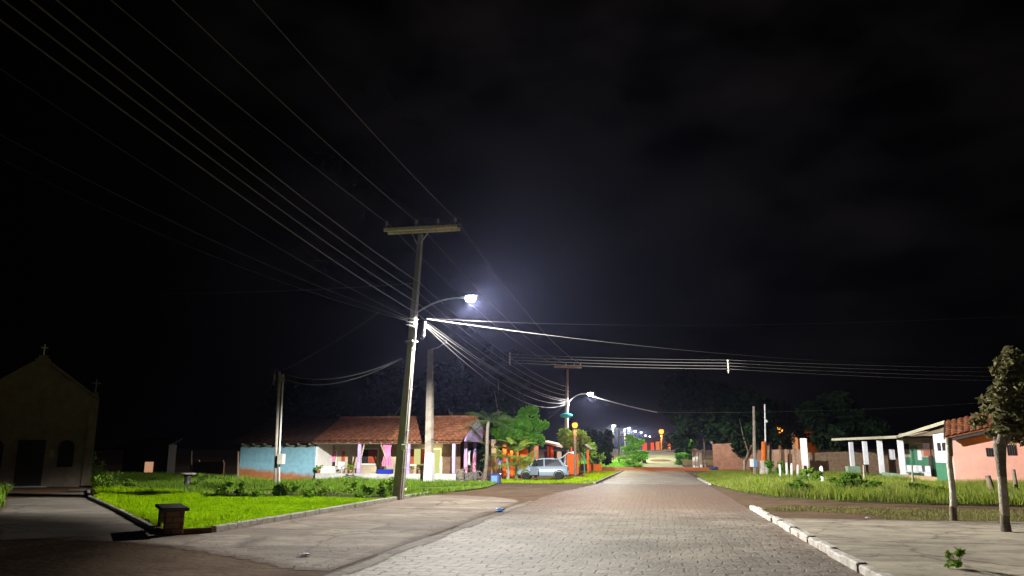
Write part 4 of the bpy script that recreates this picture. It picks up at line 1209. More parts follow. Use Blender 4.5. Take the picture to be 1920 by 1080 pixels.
for k in range(4): m_.box(c + Vector((0, -.03, .34 - .2 * k)), (.10, .08, .05))
tag(m_.build("wire_spreader", M["meter"], origin=c), "short white upright spreader hanging on the level wires above the dark tree", "spreader")
wire("bright cable descending to the right from the farther white lamp", (lp3 + Vector((.1, 0, .1)), P(1232, 773, 70)), .05, m="cablew", sag=.10, n=14)
wire("faint cable crossing the street far ahead towards the dark tree", (P(1232, 773, 70), P(2050, 740, 60)), (.012, .002), sag=.4, n=50)
wire("stay wire slanting left from the farther pole behind the green tree", (cj, P(1028, 785, 77)), .02, sag=.0, n=3)

# ---------------------------------------------------------------- chapel
CY = 36.6
cxM = P(80, 680, CY).x; cxR = cxM + 2.85
zE = P(186, 745, CY).z; zA = P(85, 678, CY).z; zT = P(85, 655, CY).z
cxL = 2 * cxM - cxR
ch = thing("chapel", "small dim chapel with a gable front and dark doors at the end of the path", "chapel", (cxM, CY, 0))
m_ = MB()
pts = [(cxL, 0), (cxR, 0), (cxR, zE), (cxM + .38, zA - .1), (cxM - .38, zA - .1), (cxL, zE)]
m_.slab([Vector((x, CY, z)) for x, z in pts], .35)
m_.bx((cxL + .1, CY + .36, 0), (cxR - .1, CY + 9, zE - .7))
m_.build("wall", M["chapel"], ch)
m_ = MB()
for s in (-1, 1):
    a = Vector((cxM + s * .02, CY + .45, zA - .95)); b = Vector((cxM + s * (cxR - cxM + .1), CY + .45, zE - .75))
    m_.slab([a, b, b + Vector((0, 8.7, 0)), a + Vector((0, 8.7, 0))][::s], .08)
m_.build("roof", M["tiled"], ch)
m_ = MB()
for s in (-1, 1):
    m_.beam((cxM + s * .38, CY - .05, zA - .06), (cxM + s * (cxR - cxM + .06), CY - .05, zE + .04), .5, .10)
m_.build("coping", M["chapel"], ch)
m_ = MB(); m_.bx((cxM - .36, CY - .08, zA - .25), (cxM + .36, CY + .42, zA + .18), bev=.02); m_.bx((cxM - .24, CY, zA + .18), (cxM + .24, CY + .36, zA + .36), bev=.02)
m_.build("pinnacle", M["chapel"], ch)
def cross(c, h, m, parent):
    k = MB(); k.box(c + Vector((0, 0, h / 2)), (.07, .06, h)); k.box(c + Vector((0, 0, h * .68)), (h * .55, .058, .07)); return k.build("cross", m, parent)
cross(Vector((cxM, CY + .18, zA + .36)), .62, M["white"], ch)
ch.rotation_euler = (0, 0, R(40))
for s in (-1, 1):
    x = cxM + s * (cxR - cxM - .16)
    m_ = MB(); m_.bx((x - .22, CY - .07, 0), (x + .22, CY + .0, zE + .12)); m_.build("pilaster", M["chapel"], ch)
    m_ = MB(); m_.bx((x - .15, CY - .02, zE + .12), (x + .15, CY + .28, zE + .42), bev=.02); pn = m_.build("pinnacle", M["chapel"], ch)
    cross(Vector((x, CY + .12, zE + .42)), .75, M["chapel"], pn)
m_ = MB(); m_.bx((cxM - .62, CY - .03, .1), (cxM + .62, CY + .02, 2.45)); dr = m_.build("door", M["darkdoor"], ch)
for s in (-1, 1):
    m_ = MB()
    for z0 in (.3, 1.35): m_.bx((cxM + s * .32 - .22, CY - .045, z0), (cxM + s * .32 + .22, CY - .03, z0 + .85))
    m_.build("door_panel", M["darkdoor"], dr)
    x = cxM + s * 1.62
    m_ = MB(); arcp = [(x - .36, 1.05), (x + .36, 1.05), (x + .36, 2.1)] + [(x + .36 * math.cos(a), 2.1 + .36 * math.sin(a)) for a in np.linspace(.3, math.pi - .3, 6)] + [(x - .36, 2.1)]
    m_.slab([Vector((a, CY - .025, b)) for a, b in arcp], -.03); w_ = m_.build("window", M["dark"], ch)
    m_ = MB()
    for k in range(5): m_.bx((x - .34, CY - .045, 1.2 + .24 * k), (x + .34, CY - .028, 1.24 + .24 * k))
    m_.bx((x - .02, CY - .05, 1.06), (x + .02, CY - .03, 2.3)); m_.build("window_bars", M["chapel"], w_)
m_ = MB(); m_.bx((cxM + .84, CY - .03, 1.55), (cxM + 1.06, CY + .01, 1.95)); m_.build("notice", M["cream"], ch)
m_ = MB(); m_.bx((cxM - .9, CY - .75, 0), (cxM + .9, CY - .07, .09)); m_.build("step", M["kerb"], ch)

# ---------------------------------------------------------------- concrete bench at the corner of the path
bA = Vector(G(325, 1004)); bA.z = 0.02
bB = bA + Vector((-1.05, 1.30, 0))
bd = (bB - bA).normalized(); ba = math.atan2(bd.y, bd.x)
be = thing("bench", "squat bench with dark concrete slab seat on two brick feet at the lawn's corner", "bench", bA.lerp(bB, .5))
m_ = MB(); m_.box(bA.lerp(bB, .5) + Vector((0, 0, .515)), (1.75, .56, .075), rz=ba, bev=.015); m_.build("seat", M["benchtop"], be)
for t in (.08, .92):
    m_ = MB(); m_.box(bA.lerp(bB, t) + Vector((0, 0, .235)), (.30, .38, .49), rz=ba, bev=.012); m_.build("foot", M["benchleg"], be)

# ---------------------------------------------------------------- round concrete table with its floor slab
tb = Vector(G(350, 919)); tb.z = .03
m_ = MB(); m_.lathe(tb, [(1.75, 0), (1.72, .05), (.01, .055)], 28)
m_.build("table_base_slab", M["apron"], kind="structure")
t_ = thing("round_table", "small round concrete table on a dark pedestal standing in the lawn", "table", tb + Vector((0, 0, .05)))
m_ = MB(); m_.lathe(tb + Vector((0, 0, .05)), [(.30, 0), (.30, .06), (.17, .12), (.14, .5), (.22, .66)], 14); m_.build("pedestal", M["steel"], t_)
m_ = MB(); m_.lathe(tb + Vector((0, 0, .71)), [(.36, 0), (.38, .02), (.38, .06), (.36, .08)], 20); m_.build("tabletop", M["kerb"], t_)
# ---------------------------------------------------------------- far dark house with a glowing wall panel, left of the table
fh = P(300, 900, 66); fh.z = 0
f_h = thing("house", "dark distant house with a small orange glowing wall panel seen past the chapel", "house", fh)
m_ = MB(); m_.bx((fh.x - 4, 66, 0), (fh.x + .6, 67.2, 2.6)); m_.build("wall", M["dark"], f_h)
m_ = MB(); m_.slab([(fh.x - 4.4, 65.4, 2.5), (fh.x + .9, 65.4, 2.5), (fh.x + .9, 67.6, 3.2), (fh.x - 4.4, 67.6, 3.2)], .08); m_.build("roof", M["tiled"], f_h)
w0 = P(272, 866, 65.9); w1 = P(285, 886, 65.9)
m_ = MB(); m_.bx((w0.x, 65.9, w1.z), (w1.x, 65.99, w0.z)); m_.build("doorway", M["glow_far"], f_h)  # emissive panel stands in for a lamp-lit patch of wall
# low brick wall dimly seen between the table and the blue wall
w0 = P(362, 866, 60); w1 = P(418, 888, 60)
m_ = MB(); m_.bx((w0.x, 60, 0), (w1.x, 60.2, w0.z)); m_.bx((w0.x + .2, 60.02, w0.z), (w0.x + .5, 60.18, w0.z + .18)); m_.bx((w1.x - .4, 60.02, w0.z), (w1.x - .1, 60.18, w0.z + .15))
tag(m_.build("brick_wall", M["brick"], origin=(w0.x, 60, 0)), "low dim broken brick wall behind the round table", "wall")
for (px, py, top, lab) in ((446, 903, 846, "dark leaning fence post against the left end of the blue wall"), (358, 892, 845, "thin dim fence post behind the round table")):
    a = Vector(G(px, py)); a.z = 0; b = P(px + 1, top, a.y)
    m_ = MB(); m_.tube([a, b], [.08, .06], 7); tag(m_.build("fence_post", M["wood"], origin=a), lab, "post")

# ---------------------------------------------------------------- houses across the side street
HY = 49.4                                   # front plane
bxL = P(450, 860, HY).x; bxR = P(590, 860, HY).x
zEv = P(520, 829, HY).z
RY = 53.4                                   # ridge
zR = P(885, 783, RY).z
rxR = P(863, 829, 48.7).x
blue = thing("house", "house with a peeling blue wall stained by orange earth, under a dark tiled roof", "house", (bxL, HY, 0))
m_ = MB(); m_.bx((bxL, HY, 0), (bxR, HY + .18, zEv)); m_.bx((bxL, HY + .18, 0), (bxL + .18, HY + 7.8, zEv)); m_.bx((bxL + .18, HY + 7.6, 0), (bxR, HY + 7.8, zEv)); m_.bx((bxR - .18, HY + .18, 0), (bxR, HY + 3, zEv)); m_.build("wall", M["bluewall"], blue)
sl = Vector((0, RY - 48.75, zR - (zEv - .02)))
nrm = Vector((1, 0, 0)).cross(sl)
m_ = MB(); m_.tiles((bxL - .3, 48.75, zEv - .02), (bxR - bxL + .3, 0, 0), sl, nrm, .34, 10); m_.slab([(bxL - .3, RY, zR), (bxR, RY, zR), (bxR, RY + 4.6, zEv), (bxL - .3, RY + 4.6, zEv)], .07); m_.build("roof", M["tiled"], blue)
m_ = MB()
m_.bx((bxL + .1, HY - .12, zEv - .30), (bxR - .05, HY - .003, zEv - .2))
for x in np.arange(bxL + .4, bxR, .8): m_.bx((x - .04, 48.8, zEv - .21), (x + .04, HY - .003, zEv - .075))
m_.build("rafters", M["wood"], blue)

hx0 = bxR; hx1 = P(851, 880, 49.0).x + .15
ph_ = thing("porch_house", "low house with red tiled roof, lilac porch posts and red shutters across the side street", "house", (hx0, HY, 0))
BY = 52.0                                   # back wall of the porch
xa = P(664, 850, BY).x; xb = P(830, 850, BY).x; xc = hx1
m_ = MB(); m_.bx((hx0 + .01, BY, 0), (xa, BY + .15, zEv + .6)); m_.build("cream_wall", M["cream"], ph_)
m_ = MB(); m_.bx((xa + .005, BY - .01, 0), (xb, BY + .15, zEv + .6)); m_.build("wall", M["cream"], ph_)
m_ = MB(); m_.bx((xb + .005, BY, 0), (xc - .5, BY + .15, zEv + .6)); m_.build("brown_wall", M["brownwall"], ph_)
m_ = MB(); m_.bx((hx0 + .2, 57.2, 0), (xc - .1, 57.4, zEv)); m_.build("back_wall", M["brownwall"], ph_)
m_ = MB(); m_.bx((hx0 + .006, HY + .1, 0), (hx0 + .15, BY - .01, zEv)); m_.build("side_wall", M["white"], ph_)
sl2 = Vector((0, RY - 48.7, zR - zEv))
m_ = MB(); hm_x = P(722, 829, 48.7).x
m_.tiles((hm_x, 48.7, zEv), (rxR - hm_x + .08, 0, 0), sl2, Vector((1, 0, 0)).cross(sl2), .34, 10)
m_.slab([(hx0 + .03, RY, zR), (rxR + .08, RY, zR), (rxR + .08, RY + 4.4, zEv), (hx0 + .03, RY + 4.4, zEv)], .07)
rf = m_.build("roof", M["tile"], ph_)
m_ = MB(); m_.tiles((hx0 + .03, 48.7, zEv), (hm_x - hx0 - .03, 0, 0), sl2, Vector((1, 0, 0)).cross(sl2), .34, 10); m_.build("shaded_roof_tiles", M["tilem"], rf)  # left part of the roof: light falloff painted as a darker tile colour
m_ = MB(); m_.tube([(hx0 + .03, RY, zR + .05), (rxR + .08, RY, zR + .05)], .11, 8); m_.build("ridge_tiles", M["tile"], rf)
m_ = MB(); m_.bx((hx0 + .05, 48.9, zEv - .14), (rxR - .05, 49.02, zEv - .03)); m_.build("eaves_beam", M["wood"], ph_)
m_ = MB(); m_.bx((hx0 + .1, 48.86, zEv - .075), (rxR - .2, 48.897, zEv - .045))
for x in np.arange(hx0 + .3, rxR - .2, .75): m_.bx((x - .035, 48.76, zEv - .1), (x + .035, 48.87, zEv - .02))
m_.build("rafters", M["fascia"], ph_)
# lilac gable on the right end
gx = rxR - .06
def gz(y): return zEv + (zR - zEv) * ((y - 48.7) / (RY - 48.7) if y <= RY else 1 - (y - RY) / 4.4)
gy0 = 50.0; gy1 = 54.9
m_ = MB(); m_.slab([Vector((gx, gy0, zEv + .02)), Vector((gx, gy1, zEv + .02)), Vector((gx, gy1, gz(gy1) - .12)), Vector((gx, RY, zR - .14)), Vector((gx, gy0, gz(gy0) - .12))][::-1], .14); m_.build("gable", M["lilac"], ph_)
# low front parapet and its return along the right side
zp = P(720, 888, 49.0).z
m_ = MB(); m_.bx((hx0 + .3, 48.95, 0), (hx1, 49.1, zp)); m_.bx((hx1 - .12, 49.1, 0), (hx1, gy1, zp - .004)); m_.build("parapet", M["parapet"], ph_)
# posts
def post(px, Y, m, x=None, w=.20, z0=zp, split=None):
    x = P(px, 850, Y).x if x is None else x
    k = MB(); k.box((x, Y, (z0 + zEv) / 2), (w, w, zEv - z0 - .02), bev=.015); p_ = k.build("porch_post", m, ph_)
    if split:
        k = MB(); k.bx((x - w / 2 - .006, Y - w / 2 - .006, z0 + .003), (x + w / 2 + .006, Y + w / 2 + .006, z0 + (zEv - z0) * .62)); k.build("painted_base", split, p_)
post(674, 49.05, M["lilac"]); post(851, 49.05, M["lilac"])
post(0, 52.0, M["lilac"], hx1 - .1, .2, zp, M["pinkpaint"]); post(0, 54.6, M["lilac"], hx1 - .1, .2, zp, M["pinkpaint"])
post(766, 49.05, M["lilac"])
# windows and doors on the porch's back wall
def opening(name, pa, pb, Y, m, frame=None, fw=.09, parent=None, proud=.02):
    a = P(*pa, Y); b = P(*pb, Y)
    k = MB(); k.bx((a.x, Y - proud, b.z), (b.x, Y - .002, a.z)); o = k.build(name, m, parent)
    if frame:
        f = MB()
        f.bx((a.x - fw, Y - .05, a.z), (b.x + fw, Y - .003, a.z + fw)); f.bx((a.x - fw, Y - .05, b.z - fw), (b.x + fw, Y - .003, b.z))
        f.bx((a.x - fw, Y - .05, b.z), (a.x, Y - .003, a.z)); f.bx((b.x, Y - .05, b.z), (b.x + fw, Y - .003, a.z))
        f.build("frame", frame, o)
    return o
w_ = opening("window", (609, 846), (629, 874), BY, M["dark"], M["white"], .06, ph_)
a = P(617, 847, BY - .03); b = P(628, 866, BY - .03); k = MB(); k.bx((a.x, BY - .045, b.z), (b.x, BY - .022, a.z)); k.build("curtain", M["pink"], w_)
opening("door", (641, 846), (646, 874), BY, M["redwood"], None, .05, ph_)
w_ = opening("window", (679, 843), (707, 869), BY - .01, M["dark"], M["white"], .10, ph_)
a = P(691, 844, BY - .04); b = P(706, 868, BY - .04); k = MB(); k.bx((a.x, BY - .065, b.z), (b.x, BY - .035, a.z)); k.build("shutter", M["redwood"], w_)
w_ = opening("window", (770, 842), (797, 871), BY - .01, M["glow_door"], M["white"], .10, ph_)
for x0, x1 in ((769, 776), (789, 797)):
    a = P(x0, 842, BY - .04); b = P(x1, 870, BY - .04); k = MB(); k.bx((a.x, BY - .065, b.z), (b.x, BY - .035, a.z)); k.build("shutter", M["redwood"], w_)
dr = opening("doorway", (811, 843), (825, 888), BY - .01, M["glow_door"], M["white"], .12, ph_)
bulb_light("porch_room_light", (P(812, 850, 51.2).x, 51.3, 1.9), 30, (1.0, .9, .45), .1, ph_)
# pink curtain tied against its post, and its twin edge
def drape(px0, px1, pyt, pyb, Y, m, folds=4):
    n = 16; vs = []; fs = []
    for j in range(7):
        t = j / 6
        wv = 1 - .42 * math.sin(math.pi * min(1, t * 1.15))
        for i in range(n + 1):
            u = i / n
            q = P(px0 + (px1 - px0) * (.5 + (u - .5) * wv), pyt + (pyb - pyt) * t, Y)
            vs.append((q.x, Y + .05 * math.sin(u * folds * 6.28), q.z))
    for j in range(6):
        for i in range(n): fs.append((j * (n + 1) + i, j * (n + 1) + i + 1, (j + 1) * (n + 1) + i + 1, (j + 1) * (n + 1) + i))
    b = len(vs); vs += [(x, y + .03, z) for x, y, z in vs]
    fs += [tuple(b + i for i in f[::-1]) for f in fs]
    k = MB(); k.add(vs, fs, True); return k
k = drape(716, 736, 829, 874, 49.15, M["pink"])
tag(k.build("curtain", M["pink"], origin=P(726, 850, 49.15)), "bright pink curtain gathered and hanging on the porch beside the tall pole", "curtain")
k = MB(); a = P(684, 829, 49.1); b = P(675, 868, 49.1); k.beam(a, b, .09, .06); k.build("post_brace", M["cream"], ph_)
k = MB(); a = P(714, 832, 49.1); b = P(725, 862, 49.1); k.beam(a, b, .09, .06); k.build("post_brace", M["cream"], ph_)

# things standing on and behind the parapet
a = P(709, 881, 49.03); b = P(736, 889, 49.03)
t_ = thing("cooler_box", "bright blue plastic box standing on the porch's low wall", "box", (a.x + .4, 49.03, zp))
k = MB(); k.bx((a.x, 48.86, zp + .002), (b.x, 49.2, zp + .22), bev=.02); k.build("tub", M["bluebox"], t_)
k = MB(); k.bx((a.x - .015, 48.845, zp + .222), (b.x + .015, 49.215, zp + .27), bev=.012); k.build("lid", M["bluebox"], t_)
def potted(px, Y, z0, lab, r=.13, leafm="weed", h=.3):
    c = P(px, 880, Y); c.z = z0
    t = thing("potted_plant", lab, "plant", c, "potted plants on the porch")
    k = MB(); k.lathe(c, [(r * .7, 0), (r, .18), (r * 1.08, .19), (r * 1.08, .22)], 12); k.build("pot", M["pot"], t)
    V, F = leaf_quads(crown_points(c + Vector((0, 0, .22 + h * .6)), (r * 1.7, r * 1.7, h * .7), 160, 6, .45), .06)
    np_mesh("foliage", V, F, M[leafm], t)
potted(597, 49.03, zp, "bushy potted plant at the left end of the low porch wall, beside the blue wall", .16, "weed", .36)
potted(657, 49.03, zp, "potted plant on the porch wall between the white chair and the lilac post", .12, "weed", .26)
potted(719, 49.35, zp, "potted plant peeping out above the blue box on the porch", .12, "weed", .4)
potted(772, 49.03, zp, "reddish potted plant on the porch wall under the yellow-lit window, left one", .10, "dry", .2)
potted(786, 49.03, zp, "reddish potted plant on the porch wall under the yellow-lit window, right one", .10, "dry", .2)
# white plastic chair
c = P(637, 885, 50.2); c.z = .02
t_ = thing("plastic_chair", "white plastic armchair behind the low porch wall near the blue wall", "chair", c)
k = MB(); k.box(c + Vector((0, 0, .72)), (.46, .46, .04), bev=.015); k.build("seat", M["plastic_w"], t_)
k = MB(); k.box(c + Vector((0, .21, .97)), (.46, .04, .46), bev=.015); k.build("backrest", M["plastic_w"], t_)
for sx_ in (-1, 1):
    k = MB(); k.beam(c + Vector((sx_ * .23, -.2, .92)), c + Vector((sx_ * .23, .2, .95)), .05, .03); k.build("armrest", M["plastic_w"], t_)
    for sy_ in (-1, 1):
        k = MB(); k.tube([c + Vector((sx_ * .22, sy_ * .2, 0)), c + Vector((sx_ * .20, sy_ * .19, .7))], .022, 6); k.build("leg", M["plastic_w"], t_)
k = MB(); a = P(604, 873, 49.6); k.box((P(617, 880, 50.4).x, 50.4, .5), (1.0, .45, .85), bev=.02)
tag(k.build("white_cabinet", M["white"], origin=P(617, 890, 50.4)), "low cream cabinet standing under the small porch window", "cabinet")
k = MB(); c = P(656, 880, 50.6); k.box((c.x, 50.6, .75), (1.1, .6, .05)); 
for sx_ in (-.5, .5):
    for sy_ in (-.25, .25): k.box((c.x + sx_, 50.6 + sy_, .38), (.06, .06, .73))
tag(k.build("wooden_table", M["wood"], origin=(c.x, 50.6, 0)), "brown wooden table on the porch behind the lilac post", "table")
a = P(862, 884, 50.2)
k = MB(); k.bx((a.x - .35, 50.0, .02), (a.x + .3, 50.5, zp + .28)); tag(k.build("wooden_crate", M["wood"], origin=(a.x, 50.2, 0)), "wooden crate behind the low wall at the porch's right corner", "crate")
c = P(879, 848, 53.3)
k = drape(877, 882, 845, 872, 53.3, M["white"], 2)
tag(k.build("hanging_cloth", M["white"], origin=c), "narrow white cloth hanging between the porch's two right-hand posts", "cloth")

# ---------------------------------------------------------------- bicycles
def bicycle(c, ang, label, m="steel", lean=.12, s=1.0):
    c = Vector(c)
    t = thing("bicycle", label, "bicycle", c, "bicycles by the porch house")
    Mx = Matrix.Rotation(ang, 3, 'Z') @ Matrix.Rotation(lean, 3, 'X')
    def q(x, y, z): return c + Mx @ (Vector((x, y, z)) * s)
    for x in (-.52, .52):
        k = MB(); k.tube([q(x + .33 * math.cos(a), 0, .34 + .33 * math.sin(a)) for a in np.linspace(0, 2 * math.pi, 25)], .018, 6); w = k.build("wheel", M["rubber"], t)
        k = MB(); k.tube([q(x + .305 * math.cos(a), 0, .34 + .305 * math.sin(a)) for a in np.linspace(0, 2 * math.pi, 25)], .01, 5)
        for j in range(9):
            a = 2 * math.pi * j / 9; k.tube([q(x, 0, .34), q(x + .305 * math.cos(a), 0, .34 + .305 * math.sin(a))], .004, 4)
        k.build("rim", M["galv"], w)
    k = MB(); bb = (-.08, 0, .30); st_ = (-.22, 0, .78); hd = (.36, 0, .80)
    for a, b in ((bb, st_), (bb, hd), (st_, hd), ((-.52, 0, .34), bb), ((-.52, 0, .34), st_), ((.52, 0, .34), (.33, 0, .95))):
        k.tube([q(*a), q(*b)], .02, 6)
    k.build("frame", M[m], t)
    k = MB(); k.tube([q(.28, -.28, .98), q(.36, -.2, 1.0), q(.33, 0, .97), q(.36, .2, 1.0), q(.28, .28, .98)], .015, 6); k.build("handlebar", M["steel"], t)
    k = MB(); k.add([q(*p_) for p_ in ((-.36, -.08, .86), (-.36, .08, .86), (-.08, .02, .88), (-.08, -.02, .88), (-.36, -.07, .82), (-.36, .07, .82), (-.08, .02, .85), (-.08, -.02, .85))], [(0, 3, 2, 1), (4, 5, 6, 7), (0, 1, 5, 4), (1, 2, 6, 5), (2, 3, 7, 6), (3, 0, 4, 7)]); k.build("saddle", M["rubber"], t)
    k = MB(); k.tube([q(-.08, -.12, .14), q(-.08, -.05, .14), q(-.08, 0, .30), q(-.08, .05, .46), q(-.08, .12, .46)], .012, 5); k.build("pedals", M["steel"], t)
c = G(868, 906); bicycle((c.x, 48.6, .03), .25, "dark bicycle leaning on the porch wall under its right corner post")
c = G(672, 902); bicycle((c.x, 48.5, .0), -.15, "dark low bicycle lying by the porch wall near the blue wall", lean=.9, s=.8)

# ---------------------------------------------------------------- litter and small things on the ground
c = Vector(G(757, 926)); c.z = .05
t_ = thing("bucket", "small cream bucket with dark rim at the tall pole's foot", "bucket", c)
k = MB(); k.lathe(c, [(.11, 0), (.14, .22)], 14); k.build("pail", M["yellow"], t_)
k = MB(); k.lathe(c + Vector((0, 0, .22)), [(.145, 0), (.15, .05), (.09, .1)], 14); k.build("rim", M["brownwall"], t_)
def crumple(c, r, m, name, lab, sq=.6):
    me = MB(); c = Vector(c); n = 9; vs = []; fs = []
    for j in range(6):
        for i in range(n):
            th = 2 * math.pi * i / n; p_ = math.pi * (j + .5) / 6
            rr = r * (.65 + .5 * random.random())
            vs.append(c + Vector((rr * math.sin(p_) * math.cos(th), rr * math.sin(p_) * math.sin(th), max(0, rr * sq * (1 + math.cos(p_))) * .35)))
    for j in range(5):
        for i in range(n): fs.append((j * n + i, j * n + (i + 1) % n, (j + 1) * n + (i + 1) % n, (j + 1) * n + i))
    fs.append(tuple(range(n))); me.add(vs, fs); return tag(me.build(name, M[m], origin=c), lab, "litter", "litter lying about")
g = G(571, 1044); crumple((g.x, g.y, .02), .11, "plastic_w", "plastic_bag", "crumpled white plastic bag on the concrete near the street edge", .5)
g = G(459, 986); crumple((g.x, g.y, .06), .10, "plastic_w", "plastic_bag", "pale crumpled bag lying in the bright lawn", .7)
g = G(1627, 974); crumple((g.x, g.y, .02), .07, "plastic_w", "plastic_cup", "small white and blue scrap lying beyond the right-hand slab", .9)
g = G(14, 920); crumple((g.x, g.y, .2), .13, "plastic_w", "plastic_bag", "white scrap among the dark weeds before the chapel", .9)
g = Vector(G(937, 961)); g.z = .03
crumple((g.x, g.y, .02), .17, "plastic_b", "plastic_bag", "bright blue plastic bag lying on the concrete beside the street", 1.0)
# leafy weeds in the lawn between the table and the pole
wl_ = [(520, 934, .42, .30), (545, 930, .35, .28), (603, 931, .40, .32), (715, 934, .42, .34), (737, 932, .36, .40), (655, 926, .34, .30), (455, 931, .35, .3), (425, 926, .35, .26), (378, 916, .35, .40), (365, 920, .22, .22), (482, 936, .3, .22), (575, 938, .28, .2), (680, 937, .3, .22), (215, 915, .5, .5), (195, 922, .5, .45), (178, 905, .6, .9), (246, 918, .4, .35)]
wlab = ["leafy weed clump right in front of the service pole's foot", "leafy weed just right of the service pole's foot", "leafy weed midway between service pole and tall pole", "bushy weed close left of the tall pole's foot", "tall weed touching the tall pole's left side", "leafy weed before the porch's blue box", "leafy weed before the blue wall's left part", "leafy weed between the round table and the blue wall", "bushy weed growing beside the round table", "pale weed in front of the round table", "low broad weed left of the service pole, nearest the lawn", "low broad weed in the lawn right of the service pole", "low broad weed in the lawn before the tall pole", "leafy weed by the path near the chapel's corner", "dense weed clump at the path's bend near the chapel", "tallest weed clump, against the chapel's right corner", "leafy weed at the lawn's far left edge"]
for (px, py, r, h), lab in zip(wl_, wlab):
    g = G(px, py); plant_bush("weed_plant", lab, (g.x, g.y, .04), (r, r, h), 260, .07, M["weed"], "weeds in the lawn", "weed", 7)
g = G(1795, 1079); plant_bush("weed_plant", "small weed sprouting through the right-hand slab, nearest to the viewer", (g.x, g.y, .1), (.16, .16, .15), 200, .035, M["weed"], "weeds in the lawn", "weed", 8)

# ---------------------------------------------------------------- bar, palm, banana and bins right of the porch house
def palm(base, top, lab, nf=13, L=1.7, m="frond", droop=1.1, tr=.13, name="palm_tree", barkm="barkpale"):
    base = Vector(base); top = Vector(top)
    t = thing(name, lab, "palm", base)
    k = MB(); pts = [base.lerp(top, s) + Vector((.06 * math.sin(s * 5), 0, 0)) for s in np.linspace(0, 1, 9)]
    k.tube(pts, [tr * 1.35, tr * 1.1] + [tr * (1 - .03 * i) for i in range(7)], 9); k.build("trunk", M[barkm], t)
    for i in range(nf):
        a = 2 * math.pi * i / nf + random.uniform(-.2, .2); el = random.uniform(.0, 1.1)
        k = MB(); prev = None
        pts = []
        for s in np.linspace(0, 1, 10):
            r = L * s * math.cos(el * .6); z = L * (math.sin(el) * s - droop * .55 * s * s)
            pts.append(top + Vector((r * math.cos(a), r * math.sin(a), z)))
        k.tube(pts, [.02 - .0017 * j for j in range(10)], 4)
        side = Vector((-math.sin(a), math.cos(a), 0))
        for j in range(1, 10):
            for s_ in (-1, 1):
                for h_ in (0, .5):
                    p0 = pts[j - 1].lerp(pts[j], h_); l_ = L * .30 * math.sin(math.pi * min(.95, (j + h_) / 10.5))
                    d = (pts[j] - pts[j - 1]).normalized()
                    e = p0 + side * s_ * l_ * .75 + d * l_ * .4 - Vector((0, 0, l_ * .45))
                    k.add([p0 - d * .03, p0 + d * .03, e], [(0, 1, 2)])
        k.build("frond", M[m], t)
    return t
g = Vector(G(907, 906)); g.z = 0
palm(g, P(917, 790, g.y + .3), "slender palm with drooping dark fronds right of the porch house", 15, 1.9, "frond", 1.1, .12, "palm_tree", "bark")
g = Vector(G(960, 899)); g.z = 0
g2 = Vector(G(969, 899)); g2.z = 0
palm(g2 + Vector((0, .6, 0)), g2 + Vector((.05, .6, 1.0)), "young palm with arching pale fronds and almost no trunk before the bar", 12, 2.3, "banana", .75, .10, "young_palm")
g2 = Vector(G(946, 900)); g2.z = 0
palm(g2 + Vector((0, 1.2, 0)), g2 + Vector((.0, 1.2, 1.5)), "young palm with long yellowish fronds between the bin and the banana plants", 11, 2.5, "banana", .7, .10, "young_palm")
# banana plant with a few big split leaves
def banana(base, lab, n=7, H=2.4):
    base = Vector(base); t = thing("banana_plant", lab, "plant", base)
    k = MB(); k.tube([base, base + Vector((0, 0, H * .45)), base + Vector((.05, 0, H * .62))], [.11, .09, .05], 8); k.build("stem", M["banana"], t)
    for i in range(n):
        a = 2 * math.pi * i / n + random.uniform(-.3, .3); L_ = H * random.uniform(.55, .75); el = random.uniform(.7, 1.35)
        k = MB(); vs = []; fs = []
        for j in range(9):
            s = j / 8; r = L_ * s * math.cos(el) + L_ * .22 * s * s; z = H * .55 + L_ * (math.sin(el) * s - .5 * s * s)
            w = L_ * .17 * math.sin(math.pi * min(.98, s * .93 + .07)) * (1 - .25 * (j % 2))
            c_ = base + Vector((r * math.cos(a), r * math.sin(a), z)); sd = Vector((-math.sin(a), math.cos(a), 0))
            vs += [c_ - sd * w - Vector((0, 0, w * .5)), c_, c_ + sd * w - Vector((0, 0, w * .5))]
        for j in range(8):
            for q_ in (0, 1): fs.append((j * 3 + q_, j * 3 + q_ + 1, j * 3 + q_ + 4, j * 3 + q_ + 3))
        b = len(vs); vs += [Vector(v) - Vector((0, 0, .012)) for v in vs]; fs += [tuple(b + i_ for i_ in f[::-1]) for f in fs]
        k.add(vs, fs); k.build("leaf", M["banana"], t)
    return t
b_ = Vector(G(962, 898)); b_.z = 0; banana(b_ + Vector((.0, 1.2, 0)), "banana plant with broad yellow-green leaves before the orange-lit bar", 8, 3.4)
b_ = Vector(G(985, 896)); b_.z = 0; banana(b_ + Vector((.1, .6, 0)), "small banana plant with yellowish leaves beside the car's front wheel", 7, 1.7)

